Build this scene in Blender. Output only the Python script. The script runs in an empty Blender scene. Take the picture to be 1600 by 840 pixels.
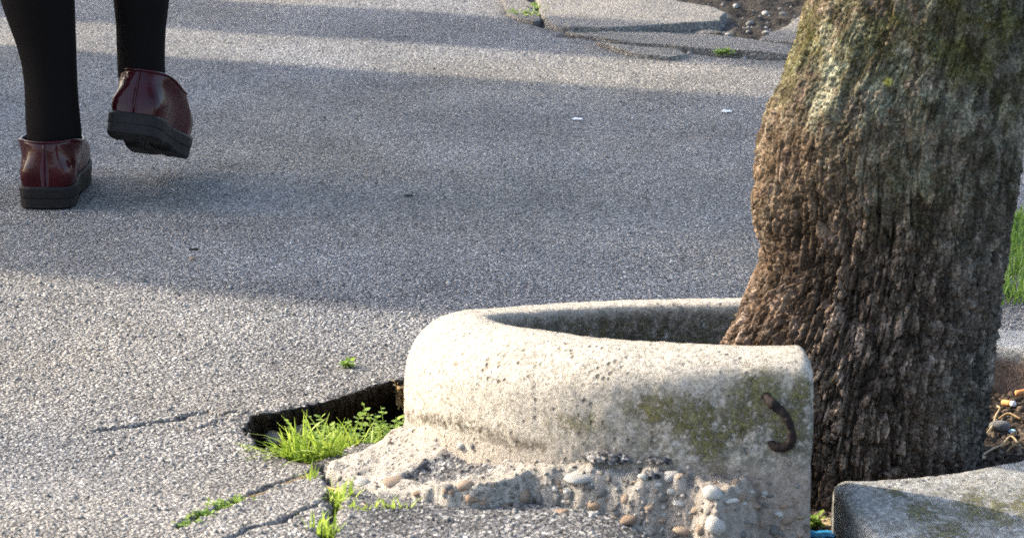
import bpy, math, random
import numpy as np
from mathutils import Vector, Matrix
from mathutils.bvhtree import BVHTree

R = math.radians
random.seed(7)
rng = np.random.default_rng(11)
scene = bpy.context.scene
COL = scene.collection

# ------------------------------------------------------------------ camera, sky, sun, exposure
CAM_H, PITCH, F = 1.10, R(14.0), 4850.0          # metres, tilt down, focal length in px of a 1600 px frame
cam_data = bpy.data.cameras.new('camera')
cam_data.sensor_width = 36.0
cam_data.lens = F / 1600.0 * 36.0
cam_data.clip_start, cam_data.clip_end = 0.05, 400.0
cam_data.dof.use_dof = True
cam_data.dof.focus_distance = 4.5
cam_data.dof.aperture_fstop = 16.0
cam = bpy.data.objects.new('camera', cam_data)
cam.location = (0, 0, CAM_H)
cam.rotation_euler = (R(90) - PITCH, 0, 0)
COL.objects.link(cam)
scene.camera = cam

SUN_EL = R(31.0)
SH = Vector((0.937, -0.350, 0.0))                # where shadows fall on the ground
to_sun = Vector((-SH.x * math.cos(SUN_EL), -SH.y * math.cos(SUN_EL), math.sin(SUN_EL))).normalized()
sun_data = bpy.data.lights.new('sun', 'SUN')
sun_data.energy = 2.55
sun_data.angle = R(0.75)
sun_data.color = (1.0, 0.89, 0.72)
sun = bpy.data.objects.new('sun', sun_data)
sun.rotation_euler = to_sun.to_track_quat('Z', 'Y').to_euler()
sun.location = (-8, 4, 8)
COL.objects.link(sun)

world = bpy.data.worlds.new('World')
scene.world = world
world.use_nodes = True
wnt = world.node_tree
sky = wnt.nodes.new('ShaderNodeTexSky')
sky.sky_type = 'NISHITA'
sky.sun_disc = False
sky.sun_elevation = SUN_EL
sky.sun_rotation = math.atan2(to_sun.x, to_sun.y)
sky.air_density, sky.dust_density, sky.ozone_density = 1.0, 3.6, 1.0
wbg = wnt.nodes['Background']
wbg.inputs['Strength'].default_value = 0.15
wnt.links.new(sky.outputs[0], wbg.inputs['Color'])

vs = scene.view_settings
vs.view_transform, vs.look, vs.gamma, vs.use_curve_mapping = 'Standard', 'None', 1.0, False
vs.exposure = 1.95
scene.render.engine = 'CYCLES'
scene.cycles.use_denoising = False
scene.cycles.max_bounces = 6

# ------------------------------------------------------------------ picture <-> place (a pixel of the photo and a height give a point)
cp, sp = math.cos(PITCH), math.sin(PITCH)

def ray(px, py):
    a, b = (px - 800.0) / F, (420.0 - py) / F
    return Vector((a, cp + b * sp, -sp + b * cp))

def at_z(px, py, z=0.0):
    d = ray(px, py)
    t = (z - CAM_H) / d.z
    return Vector((d.x * t, d.y * t, z))

def at_y(px, py, y):
    d = ray(px, py)
    t = y / d.y
    return Vector((d.x * t, y, CAM_H + d.z * t))

def project(v):
    """world (n,3) -> photo pixels (n,2)"""
    v = np.asarray(v, float)
    dz = v[:, 2] - CAM_H
    depth = v[:, 1] * cp - dz * sp
    up = v[:, 1] * sp + dz * cp
    return np.stack([800 + F * v[:, 0] / depth, 420 - F * up / depth], 1)

# ------------------------------------------------------------------ noise
_perm = rng.permutation(256)
_perm = np.concatenate([_perm, _perm, _perm])
_grad = rng.normal(size=(256, 3)); _grad /= np.linalg.norm(_grad, axis=1)[:, None]

def perlin(p):
    p = np.asarray(p, float)
    i = np.floor(p).astype(int); f = p - i
    i &= 255
    u = f * f * f * (f * (f * 6 - 15) + 10)
    out = 0
    for dx in (0, 1):
        wx = u[:, 0] if dx else 1 - u[:, 0]
        for dy in (0, 1):
            wy = u[:, 1] if dy else 1 - u[:, 1]
            for dz in (0, 1):
                wz = u[:, 2] if dz else 1 - u[:, 2]
                h = _perm[_perm[_perm[(i[:, 0] + dx) & 255] + ((i[:, 1] + dy) & 255)] + ((i[:, 2] + dz) & 255)]
                g = _grad[h]
                out = out + wx * wy * wz * (g[:, 0] * (f[:, 0] - dx) + g[:, 1] * (f[:, 1] - dy) + g[:, 2] * (f[:, 2] - dz))
    return out * 1.5

def fbm(p, octv=4, gain=0.5):
    p = np.asarray(p, float)
    s, a, t = 0, 1.0, 0
    for k in range(octv):
        s = s + a * perlin(p * (2.03 ** k) + 17.3 * k)
        t += a; a *= gain
    return s / t

def worley2(u, v, wrap_u=None, jitter=0.9, seed=3, block=0.0):
    """F1, F2 and a cell random in the plane"""
    r = np.random.default_rng(seed)
    tab = r.random((256, 3)); pm = r.permutation(256); pm = np.concatenate([pm, pm])
    iu, iv = np.floor(u).astype(int), np.floor(v).astype(int)
    f1 = np.full(u.shape, 9.0); f2 = f1.copy(); cell = np.zeros(u.shape)
    for du in (-1, 0, 1):
        for dv in (-1, 0, 1):
            cu, cv = iu + du, iv + dv
            hu = cu % wrap_u if wrap_u else cu
            h = pm[pm[hu & 255] + (cv & 255)]
            t = tab[h]
            x = cu + .5 + (t[..., 0] - .5) * jitter; y = cv + .5 + (t[..., 1] - .5) * jitter
            d = np.hypot(u - x, v - y)
            if block: d = d * (1 - block) + block * np.maximum(np.abs(u - x), np.abs(v - y))
            new = d < f1
            f2 = np.where(new, f1, np.minimum(f2, d)); cell = np.where(new, t[..., 2], cell); f1 = np.where(new, d, f1)
    return f1, f2, cell

def sstep(a, b, x):
    t = np.clip((np.asarray(x, float) - a) / (b - a), 0, 1)
    return t * t * (3 - 2 * t)

def poly_sd(x, y, poly):
    """signed distance to a polygon, negative inside"""
    d = np.full(x.shape, 1e9); inside = np.zeros(x.shape, bool)
    n = len(poly)
    for k in range(n):
        ax, ay = poly[k]; bx, by = poly[(k + 1) % n]
        ex, ey = bx - ax, by - ay
        wx, wy = x - ax, y - ay
        t = np.clip((wx * ex + wy * ey) / (ex * ex + ey * ey + 1e-12), 0, 1)
        d = np.minimum(d, np.hypot(wx - ex * t, wy - ey * t))
        c = ((ay > y) != (by > y))
        with np.errstate(divide='ignore', invalid='ignore'):
            xi = ax + (y - ay) * ex / (ey if ey != 0 else 1e-12)
        inside ^= c & (x < xi)
    return np.where(inside, -d, d)

def line_d(x, y, pts):
    d = np.full(x.shape, 1e9)
    for (ax, ay), (bx, by) in zip(pts[:-1], pts[1:]):
        ex, ey = bx - ax, by - ay
        t = np.clip(((x - ax) * ex + (y - ay) * ey) / (ex * ex + ey * ey + 1e-12), 0, 1)
        d = np.minimum(d, np.hypot(x - ax - ex * t, y - ay - ey * t))
    return d

def catmull(pts, n):
    pts = np.asarray(pts, float)
    P = np.vstack([2 * pts[0] - pts[1], pts, 2 * pts[-1] - pts[-2]])
    m = len(pts) - 1
    t = np.linspace(0, m, n); i = np.minimum(t.astype(int), m - 1); f = (t - i)[:, None]
    a, b, c, d = P[i], P[i + 1], P[i + 2], P[i + 3]
    return .5 * (2 * b + (c - a) * f + (2 * a - 5 * b + 4 * c - d) * f ** 2 + (3 * b - a - 3 * c + d) * f ** 3)

# ------------------------------------------------------------------ mesh helpers
def mesh_from(verts, faces, name='mesh', smooth=True):
    me = bpy.data.meshes.new(name)
    verts = np.asarray(verts, np.float32)
    if isinstance(faces, np.ndarray):
        k = faces.shape[1]
        me.vertices.add(len(verts)); me.vertices.foreach_set('co', verts.ravel())
        me.loops.add(faces.size); me.loops.foreach_set('vertex_index', faces.astype(np.int32).ravel())
        me.polygons.add(len(faces))
        me.polygons.foreach_set('loop_start', np.arange(0, faces.size, k, dtype=np.int32))
        me.polygons.foreach_set('loop_total', np.full(len(faces), k, np.int32))
        me.update(calc_edges=True)
    else:
        me.from_pydata([tuple(map(float, v)) for v in verts], [], faces)
        me.update()
    if smooth:
        me.polygons.foreach_set('use_smooth', np.ones(len(me.polygons), bool))
    me.validate()
    return me

def grid_faces(nu, nv, wrap_u=False):
    """nu along the fast axis"""
    iu = np.arange(nu if wrap_u else nu - 1); iv = np.arange(nv - 1)
    U, V = np.meshgrid(iu, iv)
    U2 = (U + 1) % nu
    return np.stack([V * nu + U, V * nu + U2, (V + 1) * nu + U2, (V + 1) * nu + U], -1).reshape(-1, 4)

def add_attr(me, name, vals):
    a = me.attributes.new(name, 'FLOAT', 'POINT')
    a.data.foreach_set('value', np.asarray(vals, np.float32))

def obj(name, me, mat, parent=None, loc=None, kind=None, label=None, cat=None, group=None):
    o = bpy.data.objects.new(name, me)
    COL.objects.link(o)
    if mat is not None and me is not None:
        if len(me.materials) == 0:
            me.materials.append(mat)
    if parent is not None:
        o.parent = parent
    if loc is not None:
        o.location = loc
    for k, v in (('kind', kind), ('label', label), ('category', cat), ('group', group)):
        if v: o[k] = v
    return o

def verts_of(me):
    a = np.empty(len(me.vertices) * 3, np.float32); me.vertices.foreach_get('co', a)
    return a.reshape(-1, 3).astype(float)

def normals_of(me):
    a = np.empty(len(me.vertices) * 3, np.float32); me.vertices.foreach_get('normal', a)
    return a.reshape(-1, 3).astype(float)

def set_verts(me, v):
    me.vertices.foreach_set('co', np.asarray(v, np.float32).ravel()); me.update()

def tube(path, radii, nseg=10, cap=True):
    path = [Vector(p) for p in path]
    vs_, fs = [], []
    prev = None
    for i, p in enumerate(path):
        t = (path[min(i + 1, len(path) - 1)] - path[max(i - 1, 0)]).normalized()
        if prev is None:
            n = t.orthogonal().normalized()
        else:
            n = (prev - t * prev.dot(t)).normalized()
        prev = n
        b = t.cross(n)
        r = radii[i] if hasattr(radii, '__len__') else radii
        for k in range(nseg):
            a = 2 * math.pi * k / nseg
            vs_.append(p + (n * math.cos(a) + b * math.sin(a)) * r)
    for i in range(len(path) - 1):
        for k in range(nseg):
            k2 = (k + 1) % nseg
            fs.append((i * nseg + k, i * nseg + k2, (i + 1) * nseg + k2, (i + 1) * nseg + k))
    if cap:
        fs.append(tuple(reversed(range(nseg))))
        fs.append(tuple(range((len(path) - 1) * nseg, len(path) * nseg)))
    return [tuple(v) for v in vs_], fs

def join_parts(parts):
    V, Fc = [], []
    for v, f in parts:
        o = len(V); V += list(v); Fc += [tuple(i + o for i in q) for q in f]
    return V, Fc

_ico = None
def ico(sub=2):
    import bmesh
    bm = bmesh.new(); bmesh.ops.create_icosphere(bm, subdivisions=sub, radius=1.0)
    v = np.array([x.co[:] for x in bm.verts]); f = np.array([[q.index for q in p.verts] for p in bm.faces])
    bm.free(); return v, f

# ------------------------------------------------------------------ material helper
class Mat:
    def __init__(self, name):
        self.m = bpy.data.materials.new(name); self.m.use_nodes = True
        self.nt = self.m.node_tree
        self.b = self.nt.nodes['Principled BSDF']; self.out = self.nt.nodes['Material Output']
        self.tc = None
    def n(self, typ, ins=None, **props):
        nd = self.nt.nodes.new('ShaderNode' + typ)
        for k, v in props.items(): setattr(nd, k, v)
        for k, v in (ins or {}).items(): self.put(nd.inputs[k], v)
        return nd
    def put(self, sock, v):
        if isinstance(v, bpy.types.NodeSocket): self.nt.links.new(v, sock)
        elif isinstance(v, bpy.types.Node): self.nt.links.new(v.outputs[0], sock)
        else:
            if sock.type == 'RGBA' and len(v) == 3: v = (*v, 1)
            sock.default_value = v
    def co(self):
        if not self.tc: self.tc = self.n('TexCoord')
        return self.tc.outputs['Object']
    def mapped(self, scale):
        return self.n('Mapping', {'Vector': self.co(), 'Scale': scale}).outputs[0]
    def noise(self, scale, detail=4, rough=.55, vec=None, dist=0.0):
        return self.n('TexNoise', {'Vector': vec or self.co(), 'Scale': scale, 'Detail': detail, 'Roughness': rough, 'Distortion': dist})
    def voro(self, scale, feature='F1', vec=None, rnd=1.0, smooth=None):
        nd = self.n('TexVoronoi', {'Vector': vec or self.co(), 'Scale': scale, 'Randomness': rnd}, feature=feature)
        return nd
    def ramp(self, fac, stops, interp='LINEAR'):
        r = self.n('ValToRGB'); cr = r.color_ramp; cr.interpolation = interp
        while len(cr.elements) < len(stops): cr.elements.new(.5)
        for e, (p, c) in zip(cr.elements, stops):
            e.position = p
            c = (c, c, c) if isinstance(c, (int, float)) else c
            e.color = (*c, 1)
        self.put(r.inputs[0], fac); return r.outputs[0]
    def mix(self, fac, a, b, mode='MIX'):
        nd = self.n('Mix', data_type='RGBA', blend_type=mode)
        self.put(nd.inputs[0], fac); self.put(nd.inputs[6], a); self.put(nd.inputs[7], b)
        return nd.outputs[2]
    def math(self, op, a, b=0.0, c=None, clamp=False):
        nd = self.n('Math', operation=op, use_clamp=clamp)
        self.put(nd.inputs[0], a); self.put(nd.inputs[1], b)
        if c is not None: self.put(nd.inputs[2], c)
        return nd.outputs[0]
    def attr(self, name): return self.n('Attribute', attribute_name=name).outputs['Fac']
    def bump(self, h, strength, dist, normal=None):
        nd = self.n('Bump', {'Height': h, 'Strength': strength, 'Distance': dist})
        if normal: self.put(nd.inputs['Normal'], normal)
        return nd.outputs[0]
    def set(self, **kw):
        for k, v in kw.items(): self.put(self.b.inputs[k.replace('_', ' ')], v)
        return self.m

def aggregate(M, scale, lo, mid, hi, tint=None):
    """crushed stone in bitumen: colour and relief of the pieces"""
    w = M.noise(scale * .8, 2)
    warped = M.n('VectorMath', {0: M.co(), 1: M.n('VectorMath', {0: w.outputs['Color'], 'Scale': .55 / scale}, operation='SCALE').outputs[0]}, operation='ADD').outputs[0]
    v1 = M.voro(scale, vec=warped); v2 = M.voro(scale * 2.3, vec=warped)
    rnd = M.n('SeparateColor', {0: v1.outputs['Color']}).outputs[0]
    rnd2 = M.n('SeparateColor', {0: v2.outputs['Color']}).outputs[1]
    c1 = M.ramp(rnd, [(.05, lo), (.34, mid), (.75, [x * 1.12 for x in mid]), (.9, hi), (1, [min(.8, x * 1.35) for x in hi])])
    c2 = M.ramp(rnd2, [(0, [x * .5 for x in lo]), (.4, [x * .42 for x in mid]), (.75, mid), (1, hi)])
    gap = M.ramp(v1.outputs['Distance'], [(.34, 0.0), (.52, 1.0)])
    c = M.mix(gap, c1, c2)
    big = M.noise(3.0, 5, .6)
    c = M.mix(.55, c, M.mix(1.0, c, M.ramp(big, [(.3, .62), (.7, 1.3)]), 'MULTIPLY'))
    hh = M.math('SUBTRACT', 1.0, v1.outputs['Distance'])
    hh = M.math('ADD', M.math('MULTIPLY', hh, M.math('ADD', M.math('MULTIPLY', rnd, .8), .5)), M.math('MULTIPLY', M.math('SUBTRACT', 1.0, v2.outputs['Distance']), .4))
    return c, hh

def mat_asphalt():
    M = Mat('asphalt')
    c, h = aggregate(M, 180.0, (.076, .074, .072), (.230, .223, .213), (.415, .40, .37))
    cd, hd = aggregate(M, 104.0, (.034, .035, .038), (.135, .135, .137), (.44, .425, .40))
    dark = M.attr('dark')
    c = M.mix(dark, c, cd)
    patches = M.noise(1.3, 3, .5)
    c = M.mix(1.0, c, M.ramp(patches, [(.35, (.90, .92, .98)), (.65, (1.06, 1.02, .97))]), 'MULTIPLY')
    st = M.ramp(M.noise(5.5, 6, .72), [(.30, .70), (.42, .95), (.6, 1.03), (.72, 1.14)])
    c = M.mix(1.0, c, st, 'MULTIPLY')
    soil = M.attr('soil')
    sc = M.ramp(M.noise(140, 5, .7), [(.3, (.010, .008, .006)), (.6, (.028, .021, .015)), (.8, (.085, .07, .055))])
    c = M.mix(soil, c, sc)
    dust = M.attr('dust')
    dn = M.ramp(M.noise(60, 5, .7), [(.35, 0), (.7, 1)])
    c = M.mix(M.math('MULTIPLY', dust, dn), c, (.33, .29, .23))
    rub = M.attr('rubble')
    rc = M.ramp(M.noise(45, 6, .72), [(.3, (.03, .028, .027)), (.52, (.09, .085, .08)), (.68, (.22, .21, .195)), (.8, (.34, .33, .30))])
    c = M.mix(rub, c, rc)
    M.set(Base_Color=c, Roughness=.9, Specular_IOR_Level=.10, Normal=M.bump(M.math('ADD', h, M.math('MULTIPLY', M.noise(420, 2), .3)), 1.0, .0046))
    return M.m

def mat_stone(name, base, warm, grey, pinks=((.13, .10, .075), (.29, .24, .20), (.42, .37, .33)), olive=(.19, .175, .062)):
    M = Mat(name)
    n1 = M.noise(9, 6, .62); n2 = M.noise(60, 6, .68); n3 = M.noise(260, 3, .7)
    c = M.mix(M.ramp(n1, [(.35, 0), (.65, 1)]), base, warm)
    c = M.mix(M.math('MULTIPLY', M.ramp(n2, [(.48, 0), (.66, 1)]), .55), c, grey)
    c = M.mix(1.0, c, M.ramp(n3, [(.28, .45), (.5, 1.0), (.72, 1.3)]), 'MULTIPLY')
    # grain, dark-coloured pits and fine dark specks in the stone
    sp = M.voro(150); sr = M.n('SeparateColor', {0: sp.outputs['Color']}).outputs[0]
    speck = M.math('MULTIPLY', M.ramp(sp.outputs['Distance'], [(.25, 1), (.45, 0)]), M.ramp(sr, [(.80, 0), (.86, 1)]))
    speck = M.math('MULTIPLY', speck, M.ramp(M.noise(14, 3), [(.38, .15), (.6, 1)]))
    c = M.mix(M.math('MULTIPLY', speck, .8), c, (.075, .068, .055))
    s2 = M.voro(330); s2r = M.n('SeparateColor', {0: s2.outputs['Color']}).outputs[1]
    c = M.mix(M.math('MULTIPLY', M.ramp(s2r, [(.82, 0), (.88, 1)]), .5), c, (.13, .12, .10))
    dr = M.noise(26, 5, .7, vec=M.mapped((1, 1, .22)))
    c = M.mix(M.math('MULTIPLY', M.ramp(dr, [(.52, 0), (.70, 1)]), .45), c, (.21, .195, .165))
    # weathered skin: grey speckled lichen growth
    w = M.attr('weather')
    wn = M.ramp(M.noise(75, 6, .75), [(.38, 0), (.56, 1)])
    c = M.mix(M.math('MULTIPLY', w, wn), c, (.155, .150, .125))
    wn2 = M.ramp(M.noise(130, 4, .7), [(.52, 0), (.62, 1)])
    c = M.mix(M.math('MULTIPLY', M.math('MULTIPLY', w, wn2), .8), c, (.52, .51, .48))
    mo = M.attr('moss')
    mn = M.ramp(M.math('ADD', M.noise(62, 6, .8), M.math('MULTIPLY', mo, .24)), [(.54, 0), (.66, 1)])
    mn = M.math('MULTIPLY', mn, M.ramp(M.noise(150, 5, .8), [(.40, .12), (.52, 1)]))
    mc = M.ramp(M.noise(110, 5, .7), [(.3, (.05, .05, .02)), (.5, olive), (.72, (.33, .32, .19))])
    c = M.mix(M.math('MULTIPLY', mn, M.math('MINIMUM', M.math('MULTIPLY', mo, 1.6), .92)), c, mc)
    di = M.attr('dirt')
    dn = M.ramp(M.noise(95, 6, .75), [(.40, 0), (.55, 1)])
    c = M.mix(M.math('MULTIPLY', di, dn), c, (.07, .062, .048))
    pk = M.attr('pink')
    pc = M.ramp(M.noise(80, 6, .75), list(zip((.32, .5, .7), pinks)))
    c = M.mix(M.math('MULTIPLY', pk, .85), c, pc)
    hb = M.math('ADD', M.math('MULTIPLY', n2, .5), M.math('MULTIPLY', M.noise(420, 4, .75), .5))
    hb = M.math('SUBTRACT', hb, M.math('MULTIPLY', speck, .7))
    hb = M.math('ADD', hb, M.math('MULTIPLY', M.math('MULTIPLY', mn, mo), .8))
    M.set(Base_Color=c, Roughness=.92, Specular_IOR_Level=.12, Normal=M.bump(hb, 1.0, .006))
    return M.m

def mat_bark():
    M = Mat('bark')
    st = M.mapped((1, 1, .35))
    n1 = M.noise(62, 7, .78, vec=st); n2 = M.noise(7, 5, .6); n3 = M.noise(170, 5, .78)
    c = M.ramp(n1, [(.33, (.019, .014, .010)), (.45, (.062, .045, .034)), (.56, (.14, .105, .080)), (.67, (.29, .225, .18))])
    gr = M.ramp(n1, [(.32, (.022, .022, .019)), (.48, (.055, .053, .046)), (.68, (.15, .145, .13))])
    c = M.mix(M.math('MULTIPLY', M.attr('grey'), .85), c, gr)
    rn = M.ramp(M.noise(30, 5, .7), [(.36, 0), (.6, 1)])
    c = M.mix(M.math('MULTIPLY', M.math('MULTIPLY', M.attr('rust'), rn), .75), c, M.ramp(n3, [(.32, (.050, .029, .017)), (.7, (.165, .108, .070))]))
    gn = M.ramp(M.noise(22, 6, .72), [(.36, 0), (.58, 1)])
    c = M.mix(M.math('MULTIPLY', M.attr('green'), gn), c, M.ramp(n3, [(.32, (.030, .030, .011)), (.72, (.095, .085, .034))]))
    ln = M.ramp(M.math('ADD', M.noise(52, 6, .75), M.math('MULTIPLY', M.attr('lichen'), .18)), [(.53, 0), (.63, 1)])
    ln = M.math('MULTIPLY', ln, M.ramp(M.noise(19, 4, .7), [(.40, .12), (.56, 1)]))
    c = M.mix(M.math('MULTIPLY', M.math('MULTIPLY', ln, M.attr('lichen')), .95), c, M.ramp(n3, [(.32, (.060, .066, .044)), (.68, (.23, .235, .17))]))
    yv = M.voro(55); yr = M.n('SeparateColor', {0: yv.outputs['Color']}).outputs[0]
    ys = M.math('MULTIPLY', M.ramp(yv.outputs['Distance'], [(.2, 1), (.4, 0)]), M.ramp(yr, [(.985, 0), (.99, 1)]))
    c = M.mix(M.math('MULTIPLY', ys, M.attr('lichen')), c, (.40, .36, .05))
    wv = M.ramp(M.noise(90, 5, .7), [(.66, 0), (.72, 1)])
    c = M.mix(M.math('MULTIPLY', wv, .6), c, (.22, .19, .16))
    c = M.mix(1.0, c, M.ramp(M.attr('tone'), [(.15, .60), (.5, 1.05), (.85, 1.95)]), 'MULTIPLY')
    c = M.mix(1.0, c, M.ramp(M.noise(310, 3, .7), [(.32, .42), (.5, 1.0), (.66, 1.75)]), 'MULTIPLY')
    M.set(Base_Color=c, Roughness=.95, Specular_IOR_Level=.06, Normal=M.bump(M.math('ADD', n1, M.math('MULTIPLY', n3, .6)), .8, .004))
    return M.m

def mat_plain(name, stops, scale=60, rough=.8, bump=.0, spec=.15, detail=5, **kw):
    M = Mat(name)
    n = M.noise(scale, detail, .65)
    c = M.ramp(n, stops)
    oi = M.n('ObjectInfo').outputs['Random']
    c = M.mix(1.0, c, M.ramp(oi, [(0, .82), (1, 1.15)]), 'MULTIPLY')
    M.set(Base_Color=c, Roughness=rough, Specular_IOR_Level=spec)
    if bump: M.set(Normal=M.bump(n.outputs[0], .8, bump))
    for k, v in kw.items(): M.set(**{k: v})
    return M.m

def mat_leafy(name, lo, hi, trans=.45):
    M = Mat(name)
    oi = M.noise(70, 2)
    c = M.ramp(oi, [(.3, lo), (.64, hi), (.70, hi), (.76, (.42, .33, .14))])
    M.set(Base_Color=c, Roughness=.5, Specular_IOR_Level=.35)
    t = M.n('BsdfTranslucent', {'Color': c})
    mx = M.n('MixShader', {0: trans, 1: M.b.outputs[0], 2: t.outputs[0]})
    M.put(M.out.inputs['Surface'], mx)
    return M.m

ASPHALT = mat_asphalt()
STONE = mat_stone('cast_stone', (.465, .425, .365), (.51, .455, .375), (.34, .317, .277))
STONE_GREY = mat_stone('weathered_cast_stone', (.45, .445, .43), (.52, .505, .48), (.25, .25, .24), ((.045, .024, .014), (.11, .060, .036), (.19, .115, .075)))
FOOT = mat_stone('pebble_concrete', (.40, .375, .335), (.45, .405, .35), (.23, .22, .205))
BARK = mat_bark()
SOIL = mat_plain('soil', [(.28, (.012, .009, .006)), (.5, (.045, .033, .023)), (.68, (.12, .095, .07)), (.85, (.26, .22, .17))], 150, .95, .006)
IRON = mat_plain('rusty_iron', [(.3, (.006, .005, .005)), (.55, (.014, .010, .009)), (.75, (.034, .018, .013))], 120, .75, .003)
PEB_WHITE = mat_plain('white_pebble', [(.32, (.34, .32, .28)), (.48, (.48, .465, .43)), (.7, (.60, .585, .55))], 110, .75, .002)
PEB_GREY = mat_plain('grey_pebble', [(.3, (.12, .115, .105)), (.7, (.28, .27, .255))], 110, .8, .002)
PEB_TAN = mat_plain('tan_pebble', [(.3, (.24, .175, .125)), (.7, (.44, .345, .265))], 110, .8, .002)
PEB_BROWN = mat_plain('brown_pebble', [(.3, (.17, .115, .08)), (.7, (.33, .24, .175))], 70, .75, .001)
GRASS = mat_leafy('grass_blade', (.19, .30, .03), (.42, .52, .09))
WEED = mat_leafy('weed_leaf', (.15, .26, .035), (.32, .43, .08))
DRY = mat_leafy('dry_stalk', (.30, .17, .06), (.50, .36, .17), .3)
LAWN = mat_leafy('lawn_blade', (.10, .20, .025), (.25, .36, .07))
LEAF = mat_leafy('tree_leaf', (.04, .09, .015), (.10, .17, .03), .35)

# ------------------------------------------------------------------ the road
def ground_z(x, y):
    x = np.asarray(x, float); y = np.asarray(y, float)
    return .030 * sstep(3.50, 3.16, y) * sstep(-2.0, -.4, x) * sstep(.26, .06, x) - .035 * sstep(.10, .24, x) * sstep(3.5, 3.3, y)

def G(px, py, dz=0.0):
    p = at_z(px, py, 0.0)
    for _ in range(6):
        p = at_z(px, py, float(ground_z(p.x, p.y)) + dz)
    return p

def G2(pts, dz=0.0):
    return [tuple(G(a, b, dz)[:2]) for a, b in pts]

RING_C, A_OUT, B_OUT, A_IN, B_IN = (.322, 3.565), .450, .365, .345, .258
PIT = G2([(388, 674), (398, 656), (432, 651), (470, 641), (505, 634), (540, 622), (575, 612), (604, 602), (640, 597), (700, 640), (690, 684),
          (640, 676), (600, 690), (560, 692), (520, 706), (485, 728), (440, 712), (402, 692)])
CRACKS = [([(150, 676), (180, 671), (215, 668), (250, 662), (275, 660), (300, 651), (322, 648), (345, 655), (370, 650), (395, 652)], .0055, .014),
          ([(500, 728), (482, 744), (455, 752), (440, 757), (420, 762), (404, 770), (380, 779), (350, 790), (310, 808), (280, 822)], .0065, .014),
          ([(352, 846), (385, 831), (410, 824), (440, 817), (462, 803), (495, 792), (515, 776)], .0045, .010),
          ([(312, 674), (335, 668), (352, 661)], .004, .007),
          ([(508, 732), (516, 752), (528, 775), (522, 800), (512, 828), (505, 850)], .010, .016)]
CRACKS = [(G2(p), w, d) for p, w, d in CRACKS]
RUBBLE = G2([(850, 42), (880, 52), (960, 54), (1120, 42), (1130, 28), (1100, 14), (1040, 4), (1030, -25), (1300, -25), (1300, 30), (1262, 62), (1245, 92),
             (1180, 92), (1140, 90), (1060, 82), (944, 70), (870, 58)])
BROKEN = G2([(800, -25), (780, 22), (800, 34), (845, 44), (880, 54), (944, 70), (1060, 84), (1150, 92), (1250, 96), (1340, 60), (1340, -25)])

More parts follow.
